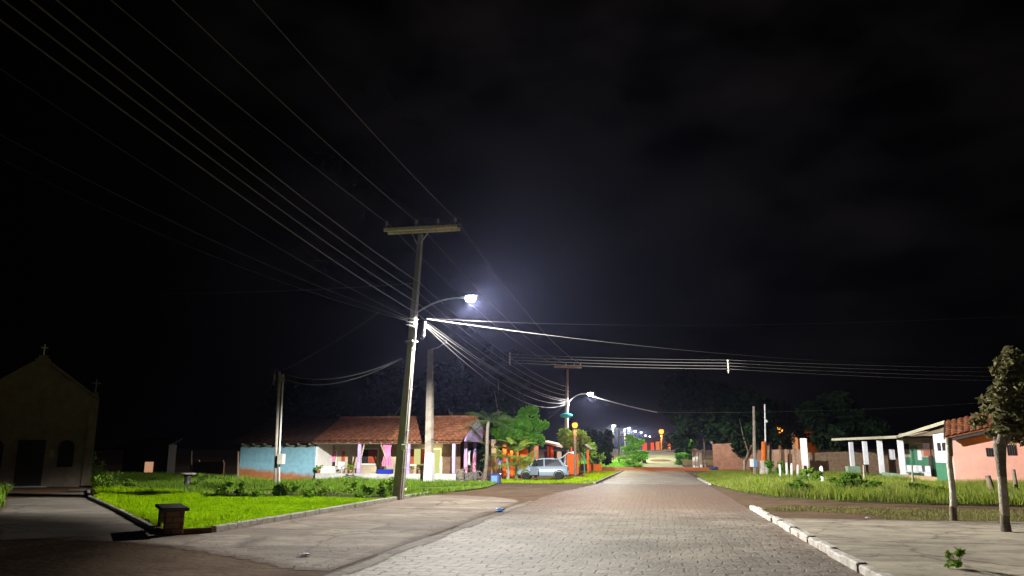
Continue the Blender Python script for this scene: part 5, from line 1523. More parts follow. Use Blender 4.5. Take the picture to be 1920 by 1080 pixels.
BRY = 61.0
x0 = P(921, 870, BRY).x; x1 = P(1000, 870, BRY).x
bar = thing("bar", "small open-fronted bar lit orange inside, behind the banana plants", "bar", (x0, BRY, 0))
k = MB(); k.bx((x0 + .6, BRY + 2.6, 0), (x1, BRY + 2.75, 2.7)); k.bx((x1 - .15, BRY + .4, 0), (x1, BRY + 2.6, 2.7)); k.build("wall", M["orange"], bar)
k = MB(); k.slab([(x0 + .4, BRY - .9, 2.45), (x1 + .4, BRY - .9, 2.45), (x1 + .4, BRY + 3, 3.1), (x0 + .4, BRY + 3, 3.1)], .08); k.build("roof", M["tiled"], bar)
a = P(921, 846, BRY - .2); b = P(929, 898, BRY - .2)
k = MB(); k.bx((a.x, BRY - .2, 0), (b.x, BRY + .1, a.z + .9)); k.build("pale_pillar", M["cream"], bar)
for (pa, pb) in ((943, 949), (957, 962), (968, 972)):
    a = P(pa, 846, BRY + .2); b = P(pb, 846, BRY + .2); k = MB(); k.bx((a.x, BRY + .1, 0), (b.x, BRY + .3, 2.4)); k.build("panel", M["orange"], bar)
a = P(950, 868, BRY + .1); b = P(955, 893, BRY + .1); k = MB(); k.bx((a.x, BRY + .05, b.z), (b.x, BRY + .2, a.z)); k.build("white_panel", M["orangew"], bar)
a = P(965, 853, BRY + .2); b = P(983, 880, BRY + .2); k = MB(); k.slab([P(965, 853, BRY + .2), P(972, 855, BRY + .2), P(982, 880, BRY + .2), P(968, 870, BRY + .2)], -.05); k.build("awning", M["orangew"], bar)
k = MB(); k.bx((P(962, 880, BRY).x, BRY - .1, 0), (P(980, 880, BRY).x, BRY + .35, .95)); k.build("counter", M["orange"], bar)
k = MB(); c = Vector((P(957, 850, BRY - .4).x, BRY - .5, 2.2)); k.lathe(c, [(.02, -.1), (.07, -.06), (.08, 0), (.05, .07), (.03, .12)], 10); bl = k.build("bulb", M["lenswarm"], bar)
bulb_light("bar_light", c + Vector((0, -.05, -.2)), 130, (1.0, .50, .17), .08, bar)

g = Vector(G(930, 907)); g.z = 0; g.y -= .1
t_ = thing("bin", "dark blue square bin with a pale blue front standing beside the palm", "bin", g)
k = MB(); k.box(g + Vector((.0, 0, .27)), (.56, .5, .54), bev=.03); k.build("body", M["navybin"], t_)
k = MB(); k.box(g + Vector((-.03, -.262, .27)), (.36, .02, .40), bev=.008); k.build("front_panel", M["bluebin"], t_)
k = MB(); k.box(g + Vector((0, 0, .56)), (.60, .54, .04), bev=.015); k.build("lid", M["navybin"], t_)

# person standing behind the bin
def skin_body(name, m, verts, edges, radii, parent, root=0, sub=2):
    me = bpy.data.meshes.new(name)
    org = WORLD_ORIGIN(parent)
    me.from_pydata([tuple(Vector(v)) for v in verts], edges, [])
    o = bpy.data.objects.new(name, me); COL.objects.link(o); o.parent = parent
    me.materials.append(m)
    sm = o.modifiers.new("skin", 'SKIN'); sm.use_smooth_shade = True
    for i, r in enumerate(radii):
        d = me.skin_vertices[0].data[i]; d.radius = (r, r) if not isinstance(r, tuple) else r; d.use_root = (i == root)
    ss = o.modifiers.new("sub", 'SUBSURF'); ss.levels = sub; ss.render_levels = sub
    _origin[o.name] = org.copy()
    return o
pc = Vector((P(937, 880, 55.2).x, 55.2, 0))
per = thing("person", "person in a lavender shirt and dark trousers standing behind the blue bin", "person", pc)
per.rotation_euler = (0, 0, R(25))
v = [(0, 0, .92), (0, .01, 1.12), (0, .02, 1.34), (0, .015, 1.46), (0, -.01, 1.55), (0, -.02, 1.66), (0, -.015, 1.73),
     (.17, .02, 1.40), (.21, .02, 1.14), (.22, -.06, .90), (.22, -.09, .82), (-.17, .02, 1.40), (-.20, .03, 1.14), (-.21, -.05, .90), (-.21, -.08, .82),
     (.09, 0, .88), (.10, -.01, .49), (.10, .02, .08), (.11, -.12, .03), (-.09, 0, .88), (-.11, -.03, .49), (-.12, .01, .08), (-.13, -.13, .03)]
e = [(0, 1), (1, 2), (2, 3), (3, 4), (4, 5), (5, 6), (2, 7), (7, 8), (8, 9), (9, 10), (2, 11), (11, 12), (12, 13), (13, 14), (0, 15), (15, 16), (16, 17), (17, 18), (0, 19), (19, 20), (20, 21), (21, 22)]
r_ = [(.14, .10), (.125, .09), (.15, .10), (.06, .06), (.055, .06), (.08, .095), (.065, .08), .055, .043, .03, .035, .055, .043, .03, .035, .085, .06, .04, .035, .085, .06, .04, .035]
for base, s_ in ((10, 1), (14, -1)):
    for fi, (fx, fy, fl) in enumerate(((.012, -.03, .07), (.004, -.012, .085), (-.002, .006, .085), (-.006, .024, .07), (-.03, -.045, .05))):
        p_ = Vector(v[base]); n0 = len(v)
        v.append(tuple(p_ + Vector((s_ * fx, fy, -.03)))); v.append(tuple(p_ + Vector((s_ * fx * .6, fy - .01, -.03 - fl))))
        e += [(base, n0), (n0, n0 + 1)]; r_ += [.010, .008]
skin_body("body", M["skin"], v, e, r_, per)
k_ = [0, 1, 2, 7, 8, 11, 12]; mp_ = {i: j for j, i in enumerate(k_)}
skin_body("shirt", M["shirt"], [v[i] for i in k_], [(mp_[a], mp_[b]) for a, b in e if a in mp_ and b in mp_], [(.165, .125), (.155, .115), (.17, .12), .07, .06, .07, .06], per)
k_ = [0, 15, 16, 17, 19, 20, 21]; mp_ = {i: j for j, i in enumerate(k_)}
skin_body("trousers", M["trousers"], [v[i] for i in k_], [(mp_[a], mp_[b]) for a, b in e if a in mp_ and b in mp_], [(.16, .12), .105, .08, .065, .105, .08, .065], per)
k = MB(); k.lathe(pc + Vector((0, .01, 1.66)), [(.07, 0), (.098, .03), (.095, .09), (.06, .125), (.01, .14)], 12); hr = k.build("hair", M["hair"], per)
k = MB(); k.lathe(pc + Vector((0, -.112, 1.63)), [(.006, -.02), (.016, -.015), (.010, .025)], 6)
k.build("nose", M["skin"], per)

# ---------------------------------------------------------------- car with its tailgate up
carc = Vector(G(1019, 899)); carc.z = 0.0
cang = math.pi + R(3)
car = thing("parked_car", "silver-blue hatchback parked with its tailgate raised beside the banana plants", "car", carc)
CM = Matrix.Rotation(cang, 3, 'Z')
def cq(x, y, z): return carc + CM @ Vector((x, y, z))       # x forward, y left
CARW = .80
prof = [(-1.72, .42, .80), (-1.68, .30, .92), (-1.2, .26, .93), (-.4, .25, .92), (.4, .25, .90), (.75, .26, .88), (1.2, .28, .82), (1.6, .30, .72), (1.76, .36, .58)]
k = MB(); vs = []; fs = []; n = 10
for (x, zb, zt) in prof:
    w = CARW * (1 - .10 * max(0, (abs(x) - 1.1) / .7) ** 2)
    ring = [(-w + .06, zb), (w - .06, zb), (w, zb + .08), (w + .012, (zb + zt) / 2), (w - .03, zt - .06), (w - .12, zt), (-w + .12, zt), (-w + .03, zt - .06), (-w - .012, (zb + zt) / 2), (-w, zb + .08)]
    vs += [cq(x, y, z) for y, z in ring]
for i in range(len(prof) - 1):
    for j in range(n): fs.append((i * n + j, (i + 1) * n + j, (i + 1) * n + (j + 1) % n, i * n + (j + 1) % n))
fs.append(tuple(range(n))); fs.append(tuple((len(prof) - 1) * n + j for j in range(n - 1, -1, -1)))
k.add(vs, fs, True)
# roof and pillars
gh = [(-1.55, .90, .70), (-1.18, 1.38, .60), (-.6, 1.45, .60), (.0, 1.44, .60), (.35, 1.38, .60), (.98, .87, .68)]
vs = []
for (x, z, w) in gh: vs += [cq(x, -w, z - .02), cq(x, -w + .09, z + .015), cq(x, w - .09, z + .015), cq(x, w, z - .02)]
fs = []
for i in range(1, 4):
    for j in range(3): fs.append((i * 4 + j, i * 4 + j + 1, (i + 1) * 4 + j + 1, (i + 1) * 4 + j))
b = len(vs); vs2 = [Vector(v_) - Vector((0, 0, .06)) for v_ in vs]
fs += [tuple(b + i_ for i_ in f[::-1]) for f in fs]
for i in range(1, 4):
    fs.append((i * 4, (i + 1) * 4, b + (i + 1) * 4, b + i * 4)); fs.append((i * 4 + 3, b + i * 4 + 3, b + (i + 1) * 4 + 3, (i + 1) * 4 + 3))
k.add(vs + vs2, fs, True)
for s_ in (-1, 1):
    k.beam(cq(-1.52, s_ * .70, .88), cq(-1.16, s_ * .60, 1.38), .09, .12)
    k.beam(cq(.98, s_ * .69, .85), cq(.36, s_ * .585, 1.38), .06, .06)
    k.beam(cq(-.12, s_ * .72, .88), cq(-.10, s_ * .60, 1.40), .07, .05)
k.build("body", M["carpaint"], car)
k = MB()
def pane(pts, th=.012):
    k.slab(pts, th)
for s_ in (-1, 1):
    o_ = lambda x, z, w: cq(x, s_ * w, z)
    pts = [o_(-1.42, .90, .685), o_(-.17, .91, .70), o_(-.15, 1.38, .60), o_(-1.12, 1.36, .60)]
    pane(pts if s_ > 0 else pts[::-1])
    pts = [o_(-.06, .91, .70), o_(.88, .88, .685), o_(.34, 1.34, .59), o_(-.05, 1.38, .60)]
    pane(pts if s_ > 0 else pts[::-1])
pane([cq(.99, -.66, .88), cq(.99, .66, .88), cq(.38, .56, 1.37), cq(.38, -.56, 1.37)])
k.build("windows", M["carglass"], car)
for (x, s_) in ((-1.12, 1), (-1.12, -1), (1.13, 1), (1.13, -1)):
    c = cq(x, s_ * .72, .29)
    WM = CM
    k = MB(); k.lathe(c, [(.16, -.09), (.27, -.09), (.29, -.05), (.29, .05), (.27, .09), (.16, .09)], 20, axis='Y', M=WM); w_ = k.build("wheel", M["rubber"], car)
    k = MB(); k.lathe(c, [(.03, -.082), (.165, -.075), (.18, -.085), (.18, .085), (.165, .075), (.03, .082)], 16, axis='Y', M=WM); k.build("rim", M["rim"], w_)
    # dark wheel arch
    k = MB(); k.tube([cq(x + .34 * math.cos(a), s_ * .80, .30 + .34 * math.sin(a)) for a in np.linspace(0, math.pi, 11)], .035, 6); k.build("wheel_arch", M["rubber"], car)
for s_ in (-1, 1):
    k = MB(); k.box(cq(1.66, s_ * .56, .60), (.12, .28, .12), M=CM, bev=.02); k.build("headlight", M["carglass"], car)
    k = MB(); k.box(cq(-1.66, s_ * .62, .76), (.10, .16, .22), M=CM, bev=.02); k.build("tail_light", M["redlight"], car)
    k = MB(); k.box(cq(.78, s_ * .86, .94), (.09, .16, .11), M=CM, bev=.02); k.build("mirror", M["carpaint"], car)
k = MB(); k.box(cq(1.74, 0, .38), (.10, 1.36, .16), M=CM, bev=.03); k.build("bumper", M["rubber"], car)
k = MB(); k.box(cq(-1.74, 0, .42), (.10, 1.36, .18), M=CM, bev=.03); k.build("bumper", M["carpaint"], car)
# raised tailgate: curved panel hinged at the roof's rear edge
k = MB(); pr = [(-1.16, 1.41), (-1.40, 1.56), (-1.62, 1.74), (-1.80, 1.86), (-2.02, 1.86), (-2.12, 1.80)]
vs = []; fs = []
for (x, z) in pr:
    vs += [cq(x, -.60, z), cq(x, .60, z), cq(x + .03, .60, z - .07), cq(x + .03, -.60, z - .07)]
for i in range(len(pr) - 1):
    for j in range(4): fs.append((i * 4 + j, (i + 1) * 4 + j, (i + 1) * 4 + (j + 1) % 4, i * 4 + (j + 1) % 4))
fs += [(0, 1, 2, 3), tuple((len(pr) - 1) * 4 + j for j in (3, 2, 1, 0))]
k.add(vs, fs); tg_ = k.build("tailgate", M["carpaint"], car)
k = MB()
for s_ in (-1, 1): k.tube([cq(-1.5, s_ * .58, .95), cq(-1.60, s_ * .56, 1.66)], .018, 5)
k.build("strut", M["galv"], tg_)
# open front door on the near side
k = MB(); hx, hy = .86, .80
dd = Vector((-.55, .75, 0)).normalized()
pA = cq(hx, hy, 0); D = CM @ dd
k.slab([pA + Vector((0, 0, .32)), pA + D * .95 + Vector((0, 0, .34)), pA + D * .95 + Vector((0, 0, .90)), pA + Vector((0, 0, .88))], .07); dro = k.build("door", M["carpaint"], car)
k = MB(); k.slab([pA + D * .22 + Vector((0, 0, .90)), pA + D * .92 + Vector((0, 0, .90)), pA + D * .80 + Vector((0, 0, 1.36)), pA + D * .55 + Vector((0, 0, 1.32))], .02); k.build("pane", M["carglass"], dro)

# posts and kiosk behind the car
for (px, yb, yt, Y, lab) in ((1004, 895, 846, 57.6, "pale wooden post standing just behind the car's front"), ):
    a = P(px, 895, Y); a.z = 0; b = P(px - 1, yt, Y); k = MB(); k.tube([a, b], [.09, .07], 7); tag(k.build("wooden_post", M["barkpale"], origin=a), lab, "post")
KY = 73.5
kx0 = P(1018, 870, KY).x; kx1 = P(1110, 870, KY).x
kio = thing("kiosk", "orange painted roadside kiosk with posts and a pale lean-to roof behind the car", "kiosk", ((kx0 + kx1) / 2, KY, 0))
def kbox(pa, pb, Y, dy, name, m):
    a = P(*pa, Y); b = P(*pb, Y); k = MB(); k.bx((a.x, Y, max(0, b.z)), (b.x, Y + dy, a.z)); return k.build(name, M[m], kio)
kbox((1026, 836), (1030, 890), KY - 3, .3, "post", "orange"); kbox((1032, 836), (1038, 890), KY - 3, .3, "post", "orange")
kbox((1063, 851), (1085, 892), KY - 4.0, .2, "wall", "orange")
kbox((1070, 838), (1073, 852), KY - 3.8, .2, "post", "orange"); kbox((1078, 838), (1081, 852), KY - 3.8, .2, "post", "orange")
kbox((1086, 845), (1089, 888), KY - 3.0, .2, "post", "paleg"); kbox((1094, 846), (1097, 888), KY - 2.0, .2, "post", "teal"); kbox((1100, 844), (1105, 886), KY - 2.5, .25, "post", "orange")
kbox((1086, 870), (1128, 883), KY + 1.0, .2, "low_wall", "orange")
kbox((1044, 842), (1053, 862), KY, .15, "lit_board", "orangew")
kbox((1020, 846), (1062, 892), KY + 2.5, .2, "back_wall", "brownwall")
k = MB(); a = P(1017, 827, KY - 3.5); b = P(1055, 836, KY - 3.5); k.slab([a, b, b + Vector((0, 4, .1)), a + Vector((0, 4, .1))], .16); k.build("roof", M["white"], kio)
k = MB(); a = P(1084, 826, KY - 2); b = P(1107, 842, KY - 2); c_ = P(1062, 842, KY - 2); k.slab([c_, b, a], -.0 + .1); k.slab([c_, a, a + Vector((0, 5, 0)), c_ + Vector((0, 5, 0))], .08); k.slab([a, b, b + Vector((0, 5, 0)), a + Vector((0, 5, 0))], .08); k.build("gable_roof", M["wood"], kio)

def sodium_lamp(base, top, lab, power, lens_r=.2, pole_r=.06):
    base = Vector(base); top = Vector(top)
    t = thing("sodium_lamp", lab, "street lamp", base, "orange street lamps")
    k = MB(); k.tube([base, top - Vector((0, 0, lens_r * 1.45))], [pole_r * 1.3, pole_r], 8); k.build("pole", M["poleconc"], t)
    k = MB(); k.lathe(top, [(pole_r * 1.1, -lens_r * 1.5), (lens_r * .45, -lens_r * .98)], 10); k.build("collar", M["steel"], t)
    k = MB(); k.lathe(top, [(lens_r * .62, lens_r * .72), (lens_r * .4, lens_r * .95), (.02, lens_r * 1.05)], 12); k.build("cap", M["steel"], t)
    k = MB(); k.lathe(top, [(lens_r * .45, -lens_r * .97), (lens_r * .8, -lens_r * .62), (lens_r, -.05 * lens_r), (lens_r * .9, lens_r * .45), (lens_r * .6, lens_r * .74)], 14); k.build("globe", M["lensod"], t)
    if power: bulb_light("sodium_light", top + Vector((0, -.0, -lens_r * 1.4)), power, SODIUM, lens_r, t)
    return t
g = P(1079, 880, 66); 
sodium_lamp((g.x, 66, 0), P(1078, 797, 66), "orange globe lamp on a post rising behind the kiosk's tree, beside the farther white-lamp pole", 900, .24, .10)

# ---------------------------------------------------------------- trees behind the houses on the left
def tree_at(name, lab, cat, px, py, rx_px, rz_px, Y, n, size, leafm, barkm="bark", tr=.2, base_px=None, clumps=18, spread=.33, group="trees beyond the houses", forks=3, ry=None):
    c = P(px, py, Y); k = Y / 1483.0
    b = P(base_px if base_px else px, 870, Y); b.z = terrain(Y)
    r = (rx_px * k, (ry or rx_px) * k, rz_px * k)
    return make_tree(name, lab, cat, b, c, r, n, size, M[leafm], M[barkm], tr, forks, clumps, spread, group=group)
tree_at("tree", "bluish dark tree rising behind the porch house's red roof, left of the taller one", "tree", 850, 735, 52, 58, 66, 5200, .34, "leafb")
tree_at("tree", "tallest dark tree behind the palm, reaching up to the level wires", "tree", 945, 735, 50, 88, 64, 6000, .36, "leafb", clumps=22)
tree_at("tree", "dark low tree behind the left end of the red roof", "tree", 735, 735, 60, 55, 78, 3600, .38, "leafd")
tree_at("tree", "huge black tree standing in the dark behind the blue-walled house", "tree", 570, 775, 110, 62, 90, 4200, .45, "leafd", clumps=24)
tree_at("tree", "rounded bright green tree overhanging the car and the bar", "tree", 992, 806, 38, 44, 60, 6500, .15, "leafg", tr=.12, clumps=48, spread=.22)
tree_at("tree", "smaller green tree between the palm and the rounded green tree", "tree", 948, 800, 26, 30, 62, 2600, .16, "leafg", tr=.1)
tree_at("tree", "light yellow-green tree around the kiosk roof and the orange globe lamp's post", "tree", 1076, 826, 30, 26, 71, 3000, .19, "leafy", tr=.1, spread=.36)
tree_at("tree", "dark tree closing the view just right of the kiosk", "tree", 1122, 838, 31, 36, 103, 3400, .34, "leafd")
tree_at("tree", "grey-green thicket tree between the palm trunk and the house's lilac gable", "tree", 898, 850, 14, 40, 56, 1600, .16, "leafb", tr=.06, forks=2)
b_ = P(1113, 882, 84); plant_bush("roadside_bush", "small dusty bush right of the kiosk beside the red earth crossing", (b_.x, 84, .05), (1.0, .9, 1.3), 700, .15, M["weed"], "roadside bushes")
# bright layered bush at the start of the rising road
bc = P(1187, 852, 106)
t_ = thing("tree", "bright light-green layered tree beside the start of the far rising road", "tree", (bc.x, 106, terrain(106)), "trees beyond the houses")
k = MB(); k.tube([(bc.x, 106, terrain(106)), (bc.x + .1, 106, 2.2), (bc.x, 106, 4.2)], [.16, .12, .05], 7); k.build("trunk", M["bark"], t_)
Vs = []; Fs = []; off = 0
for (dz, rr, nn) in ((.5, 1.75, 900), (1.15, 1.95, 1000), (1.8, 1.7, 900), (2.5, 1.6, 800), (3.2, 1.25, 600), (3.8, .8, 350)):
    pts = crown_points((bc.x + random.uniform(-.2, .2), 106, terrain(106) + dz), (rr, rr, .42), nn, 10, .42)
    V, F = leaf_quads(pts, .17); Vs.append(V); Fs.append(F + off); off += len(V)
np_mesh("crown", np.concatenate(Vs), np.concatenate(Fs), M["leafbright"], t_)
tree_at("tree", "dim green tree at the far road's right edge, before the dark big tree", "tree", 1286, 845, 18, 22, 128, 1400, .3, "leafg", tr=.1)
b_ = P(1272, 862, 112); plant_bush("roadside_bush", "pale green bush low at the far road's right side", (b_.x + .4, 112, terrain(112)), (1.0, .9, .8), 500, .18, M["leafg"], "roadside bushes")
b_ = P(1207, 856, 118); plant_bush("roadside_bush", "pale low bush between the bright layered tree and the far road", (b_.x, 118, terrain(118)), (1.3, .9, .8), 500, .18, M["leafy"], "roadside bushes")

# ---------------------------------------------------------------- far lamps
def far_lamp(px, py, Y, lab, lens_m, power, col, big=1.3, arm=1.3, dx=None):
    tip = P(px, py, Y); bx_ = tip.x - arm; z0 = terrain(Y)
    t = thing("street_lamp", lab, "street lamp", (bx_, Y, z0), "white street lamps along the far road")
    k = MB(); k.tube([(bx_, Y, z0), (bx_, Y, tip.z - .5)], [.09, .06], 8); k.build("pole", M["wood"], t)
    k = MB(); k.tube([(bx_, Y, tip.z - .5), (bx_ + arm * .4, Y, tip.z - .08), (tip.x - .2, Y, tip.z)], .05, 6); k.build("arm", M["galv"], t)
    p_, h = lamp_head(t, (tip.x - .45 * big, Y, tip.z), lens_m, big, 0.0)
    if power: lamp_light("street_lamp_light", p_, power, col, .1, up=.01, wing=1.5, back=1, cut=(-.05, .12), parent=t)
far_lamp(1152, 797, 124, "yellowish white street lamp on its own thin post above the dark tree", M["lensyel"], 8000, (.95, 1, .62), 1.7, .3)
for (px, py, Y, pw, lab) in ((1181, 802, 228, 34000, "largest and leftmost of the white lamps receding along the far road"), (1192, 808, 270, 0, "second white lamp from the left in the receding row on the far road"), (1203, 810, 320, 0, "third white lamp from the left in the receding row on the far road"), (1211, 816, 400, 0, "fourth white lamp from the left in the receding row on the far road"), (1219, 818, 470, 0, "smallest white lamp, at the right end of the receding row")):
    far_lamp(px, py, Y, lab, M["lensfar"], pw, LED, 1.2 + Y / 420, 1.6)
g = P(1240, 846, 182); sodium_lamp((g.x, 182, terrain(182)), P(1240, 809, 182), "orange globe lamp at the top end of the far road", 9000, .55, .13)
g = P(1462, 860, 118); sodium_lamp((g.x, 118, terrain(118)), P(1461, 806, 118), "orange lamp glowing through leaves behind the concrete panel wall", 1600, .5, .1)
# slim utility posts by the bright tree
for (px, yt, Y, lab) in ((1161, 806, 116, "grey utility post with a short wire bracket left of the bright layered tree"),):
    b = P(px, 870, Y); b.z = terrain(Y); tp = P(px, yt, Y)
    t_ = thing("utility_post", lab, "post", b)
    k = MB(); k.tube([b, tp], [.13, .10], 8); k.build("post", M["poleconc"], t_)
    k = MB(); k.tube([tp - Vector((0, 0, .5)), tp + Vector((.9, 0, -.45)), P(1177, 815, Y)], .05, 5); k.tube([tp - Vector((0, 0, .7)), P(1172, 818, Y), P(1177, 816, Y)], .04, 5); k.build("wire_bracket", M["galv"], t_)
# houses closing the far road
def far_house(px0, px1, pyt, Y, col, lab, roofm="tiled"):
    a = P(px0, pyt, Y); b = P(px1, pyt, Y); z0 = terrain(Y) - .1
    t = thing("house", lab, "house", ((a.x + b.x) / 2, Y, z0), "houses at the end of the far road")
    k = MB(); k.bx((a.x, Y, z0), (b.x, Y + 5, a.z)); k.build("wall", M[col], t)
    k = MB(); k.slab([(a.x - .4, Y - .6, a.z), (b.x + .4, Y - .6, a.z), (b.x + .4, Y + 2.5, a.z + 1.0), (a.x - .4, Y + 2.5, a.z + 1.0)], .1); k.slab([(a.x - .4, Y + 2.5, a.z + 1.0), (b.x + .4, Y + 2.5, a.z + 1.0), (b.x + .4, Y + 5.5, a.z), (a.x - .4, Y + 5.5, a.z)], .1); k.build("roof", M[roofm], t)
    k = MB(); m_ = (a.x * .6 + b.x * .4); k.bx((m_, Y - .03, z0), (m_ + .9, Y - .005, z0 + 2.0)); k.build("door", M["darkdoor"], t)
far_house(1204, 1226, 829, 192, "orange", "orange-red house left of the far road's end")
far_house(1229, 1247, 827, 196, "orangew", "yellow-lit house right behind the orange globe lamp at the far road's end")
far_house(1252, 1264, 831, 190, "orangew", "narrow pale house right of the far orange globe lamp")
tree_at("tree", "small dark tree before the yellow-lit house at the far road's end", "tree", 1245, 834, 6, 8, 186, 500, .4, "leafd", tr=.1)

# ---------------------------------------------------------------- right side: dark trees, walls, posts
tree_at("tree", "great black spreading tree right of the far road, pale forked trunk", "tree", 1335, 772, 92, 72, 92, 7500, .42, "leafd", "barkpale", .30, 1352, 26, .34, forks=4)
tree_at("tree", "second dark tree, thin trunk just right of the great forked one", "tree", 1402, 795, 55, 62, 86, 4200, .38, "leafd", "bark", .16, 1393, 18)
tree_at("tree", "black bushy tree behind the mud wall", "tree", 1570, 800, 66, 55, 84, 4600, .38, "leafd")
tree_at("tree", "dark tree behind the white signboard with orange light in its gaps", "tree", 1466, 800, 45, 50, 112, 900, .34, "leafd", spread=.30)
a = P(1494, 801, 118); b = P(1531, 808, 118)
t_ = thing("house", "far rooftop strip lit orange above the mud wall, right of the white signboard", "house", (a.x, 118, terrain(118)))
k = MB(); k.bx((a.x, 118, 0), (b.x, 123, b.z - .1)); k.build("wall", M["brownwall"], t_)
k = MB(); k.slab([(a.x, 117.5, b.z), (b.x, 117.5, b.z), (b.x, 120.5, a.z + .5), (a.x, 120.5, a.z + .5)], .08); k.build("roof", M["tile"], t_)
g = P(1509, 850, 114); sodium_lamp((g.x, 114, terrain(114)), P(1508, 842, 114), "unseen orange lamp added low behind the white signboard and walls to light the far rooftop", 900, .18, .08)  # added lamp, kept out of sight, to make the rooftop orange

def wall_seg(p0, p1, zt, th, m, lab, name="wall", cap=None, ragged=0.0, posts=None):
    p0 = Vector(p0); p1 = Vector(p1)
    t = thing(name, lab, "wall", p0)
    d = (p1 - p0); L_ = d.length; ang = math.atan2(d.y, d.x)
    k = MB(); n = max(1, int(L_ / .6)) if ragged else 1
    sd = Vector((-math.sin(ang), math.cos(ang), 0)) * th / 2
    if ragged:
        tops = [zt + random.uniform(-ragged, ragged) for _ in range(n + 1)]
        for i in range(n):
            a = p0 + d * (i / n); b = p0 + d * ((i + 1) / n)
            vs = [a - sd, b - sd, b + sd, a + sd] + [q_ + Vector((0, 0, z_)) for q_, z_ in ((a - sd, tops[i]), (b - sd, tops[i + 1]), (b + sd, tops[i + 1]), (a + sd, tops[i]))]
            k.add(vs, [(4, 5, 6, 7), (0, 1, 5, 4), (2, 3, 7, 6)] + ([(3, 0, 4, 7)] if i == 0 else []) + ([(1, 2, 6, 5)] if i == n - 1 else []))
    else:
        k.box((p0 + p1) / 2 + Vector((0, 0, zt / 2)), (L_, th, zt), rz=ang)
    k.build("wall_body", M[m], t)
    if posts:
        for i in range(posts + 1):
            k = MB(); c = p0 + d * (i / posts); k.box(c + Vector((0, 0, zt / 2 + .02)), (.12, th + .05, zt + .04), rz=ang); k.build("pillar", M[m], t)
    return t
a = P(1336, 832, 88); b = P(1444, 836, 86); wall_seg((a.x, 88, 0), (b.x, 86, 0), a.z, .2, "brick", "reddish rough brick wall behind the great tree's forked trunk", "brick_wall", ragged=.05)
a = P(1446, 843, 72); b = P(1502, 844, 71); wall_seg((a.x, 72, 0), (b.x, 71, 0), a.z, .1, "panel", "pinkish concrete panel wall with posts, left of the white signboard", "panel_wall", posts=4)
a = P(1516, 848, 79); b = P(1650, 850, 80); wall_seg((a.x, 79, 0), (b.x + 6, 80, 0), a.z, .35, "mud", "rough brown mud wall between the white signboard and the veranda", "mud_wall", ragged=.09)
# pale gate pillars and slats at the brick wall's left end
for (px, pt, lab) in ((1300, 842, "cream gate pillar at the far end of the brick wall, leftmost"), (1306, 843, "white gate pillar at the far end of the brick wall, the brightest"), (1313, 845, "short pale gate pillar next to the brick wall")):
    a = P(px, pt, 98); k = MB(); k.box((a.x, 98, a.z / 2), (.30, .3, a.z), bev=.02); k.box((a.x, 98, a.z + .04), (.38, .38, .08), bev=.02)
    tag(k.build("gate_pillar", M["white"], origin=(a.x, 98, 0)), lab, "pillar", "gate pillars by the brick wall")
a = P(1320, 825, 97); k = MB(); k.tube([(a.x, 97, 0), a], .10, 6); k.box(a + Vector((0, 0, .05)), (.24, .24, .3), bev=.05)
tag(k.build("wooden_post", M["barkpale"], origin=(a.x, 97, 0)), "thin post with a pale knob near the cream gate pillars", "post")
c = G(1340, 884); crumple((c.x, 84, .1), .55, "navybin", "blue_sack", "blue sack at the street's edge near the great tree", .9)

def pole_thing(px, yb, yt, Y, r0, r1, m, lab, name="slim_pole", cat="pole", group=None, pxt=None):
    b = P(px, yb, Y); b.z = .02; tp = P(pxt if pxt else px, yt, Y)
    t = thing(name, lab, cat, b, group)
    k = MB(); k.tube([b, tp], [r0, r1], 9); k.build("shaft", M[m], t)
    return t, b, tp
t_, b, tp = pole_thing(1416, 895, 762, 64, .15, .09, "poleconc", "slim concrete pole with a pale meter box, left one of the two tall slim poles", group="tall slim poles on the verge", pxt=1413)
c = P(1410, 868, 63.8); k = MB(); k.box(c, (.28, .3, .62), bev=.03); k.build("meter_box", M["signw"], t_)
k = MB(); c = P(1417, 869, 63.8); k.box(c, (.30, .26, .58), bev=.03); k.build("rear_box", M["bluebin"], t_)
t_, b, tp = pole_thing(1437, 893, 758, 65, .08, .06, "galv", "thinner bare metal pole rising from the whitewashed stump, right one of the two", group="tall slim poles on the verge", pxt=1434)
k = MB(); k.tube([tp - Vector((0, 0, 1.25)), tp - Vector((-.1, .05, 1.4))], .09, 6); k.build("clamp", M["polewhite"], t_)
t_, b, tp = pole_thing(1432, 897, 828, 64.5, .17, .16, "orange", "thick wooden post, orange light in its colour, above a whitewashed foot", "wooden_post", "post")  # orange glow on the wood is put into its colour
zz = P(1432, 864, 64.5).z; k = MB(); k.tube([b + Vector((-.05, -.02, 0)), (b.x, b.y - .02, zz)], [.24, .2], 9); k.build("painted_foot", M["postwash"], t_)
pole_thing(1438, 897, 866, 64.3, .13, .12, "postwash", "short whitewashed stake touching the thick orange-lit post", "stake", "stake")
pole_thing(1444, 893, 838, 66, .13, .12, "barkpale", "pale trunk-like post right behind the thick orange-lit post", "wooden_post", "post")
pole_thing(1396, 884, 862, 80, .12, .1, "barkpale", "short pale stump post before the brick wall's gate", "wooden_post", "post")
stl = ["leftmost white stake of the row left of the signboard, leaning", "second white stake from the left in the row before the panel wall", "third white stake from the left in the row before the panel wall", "white stake closest to the signboard's left leg", "lone thick white stake standing right of the signboard"]
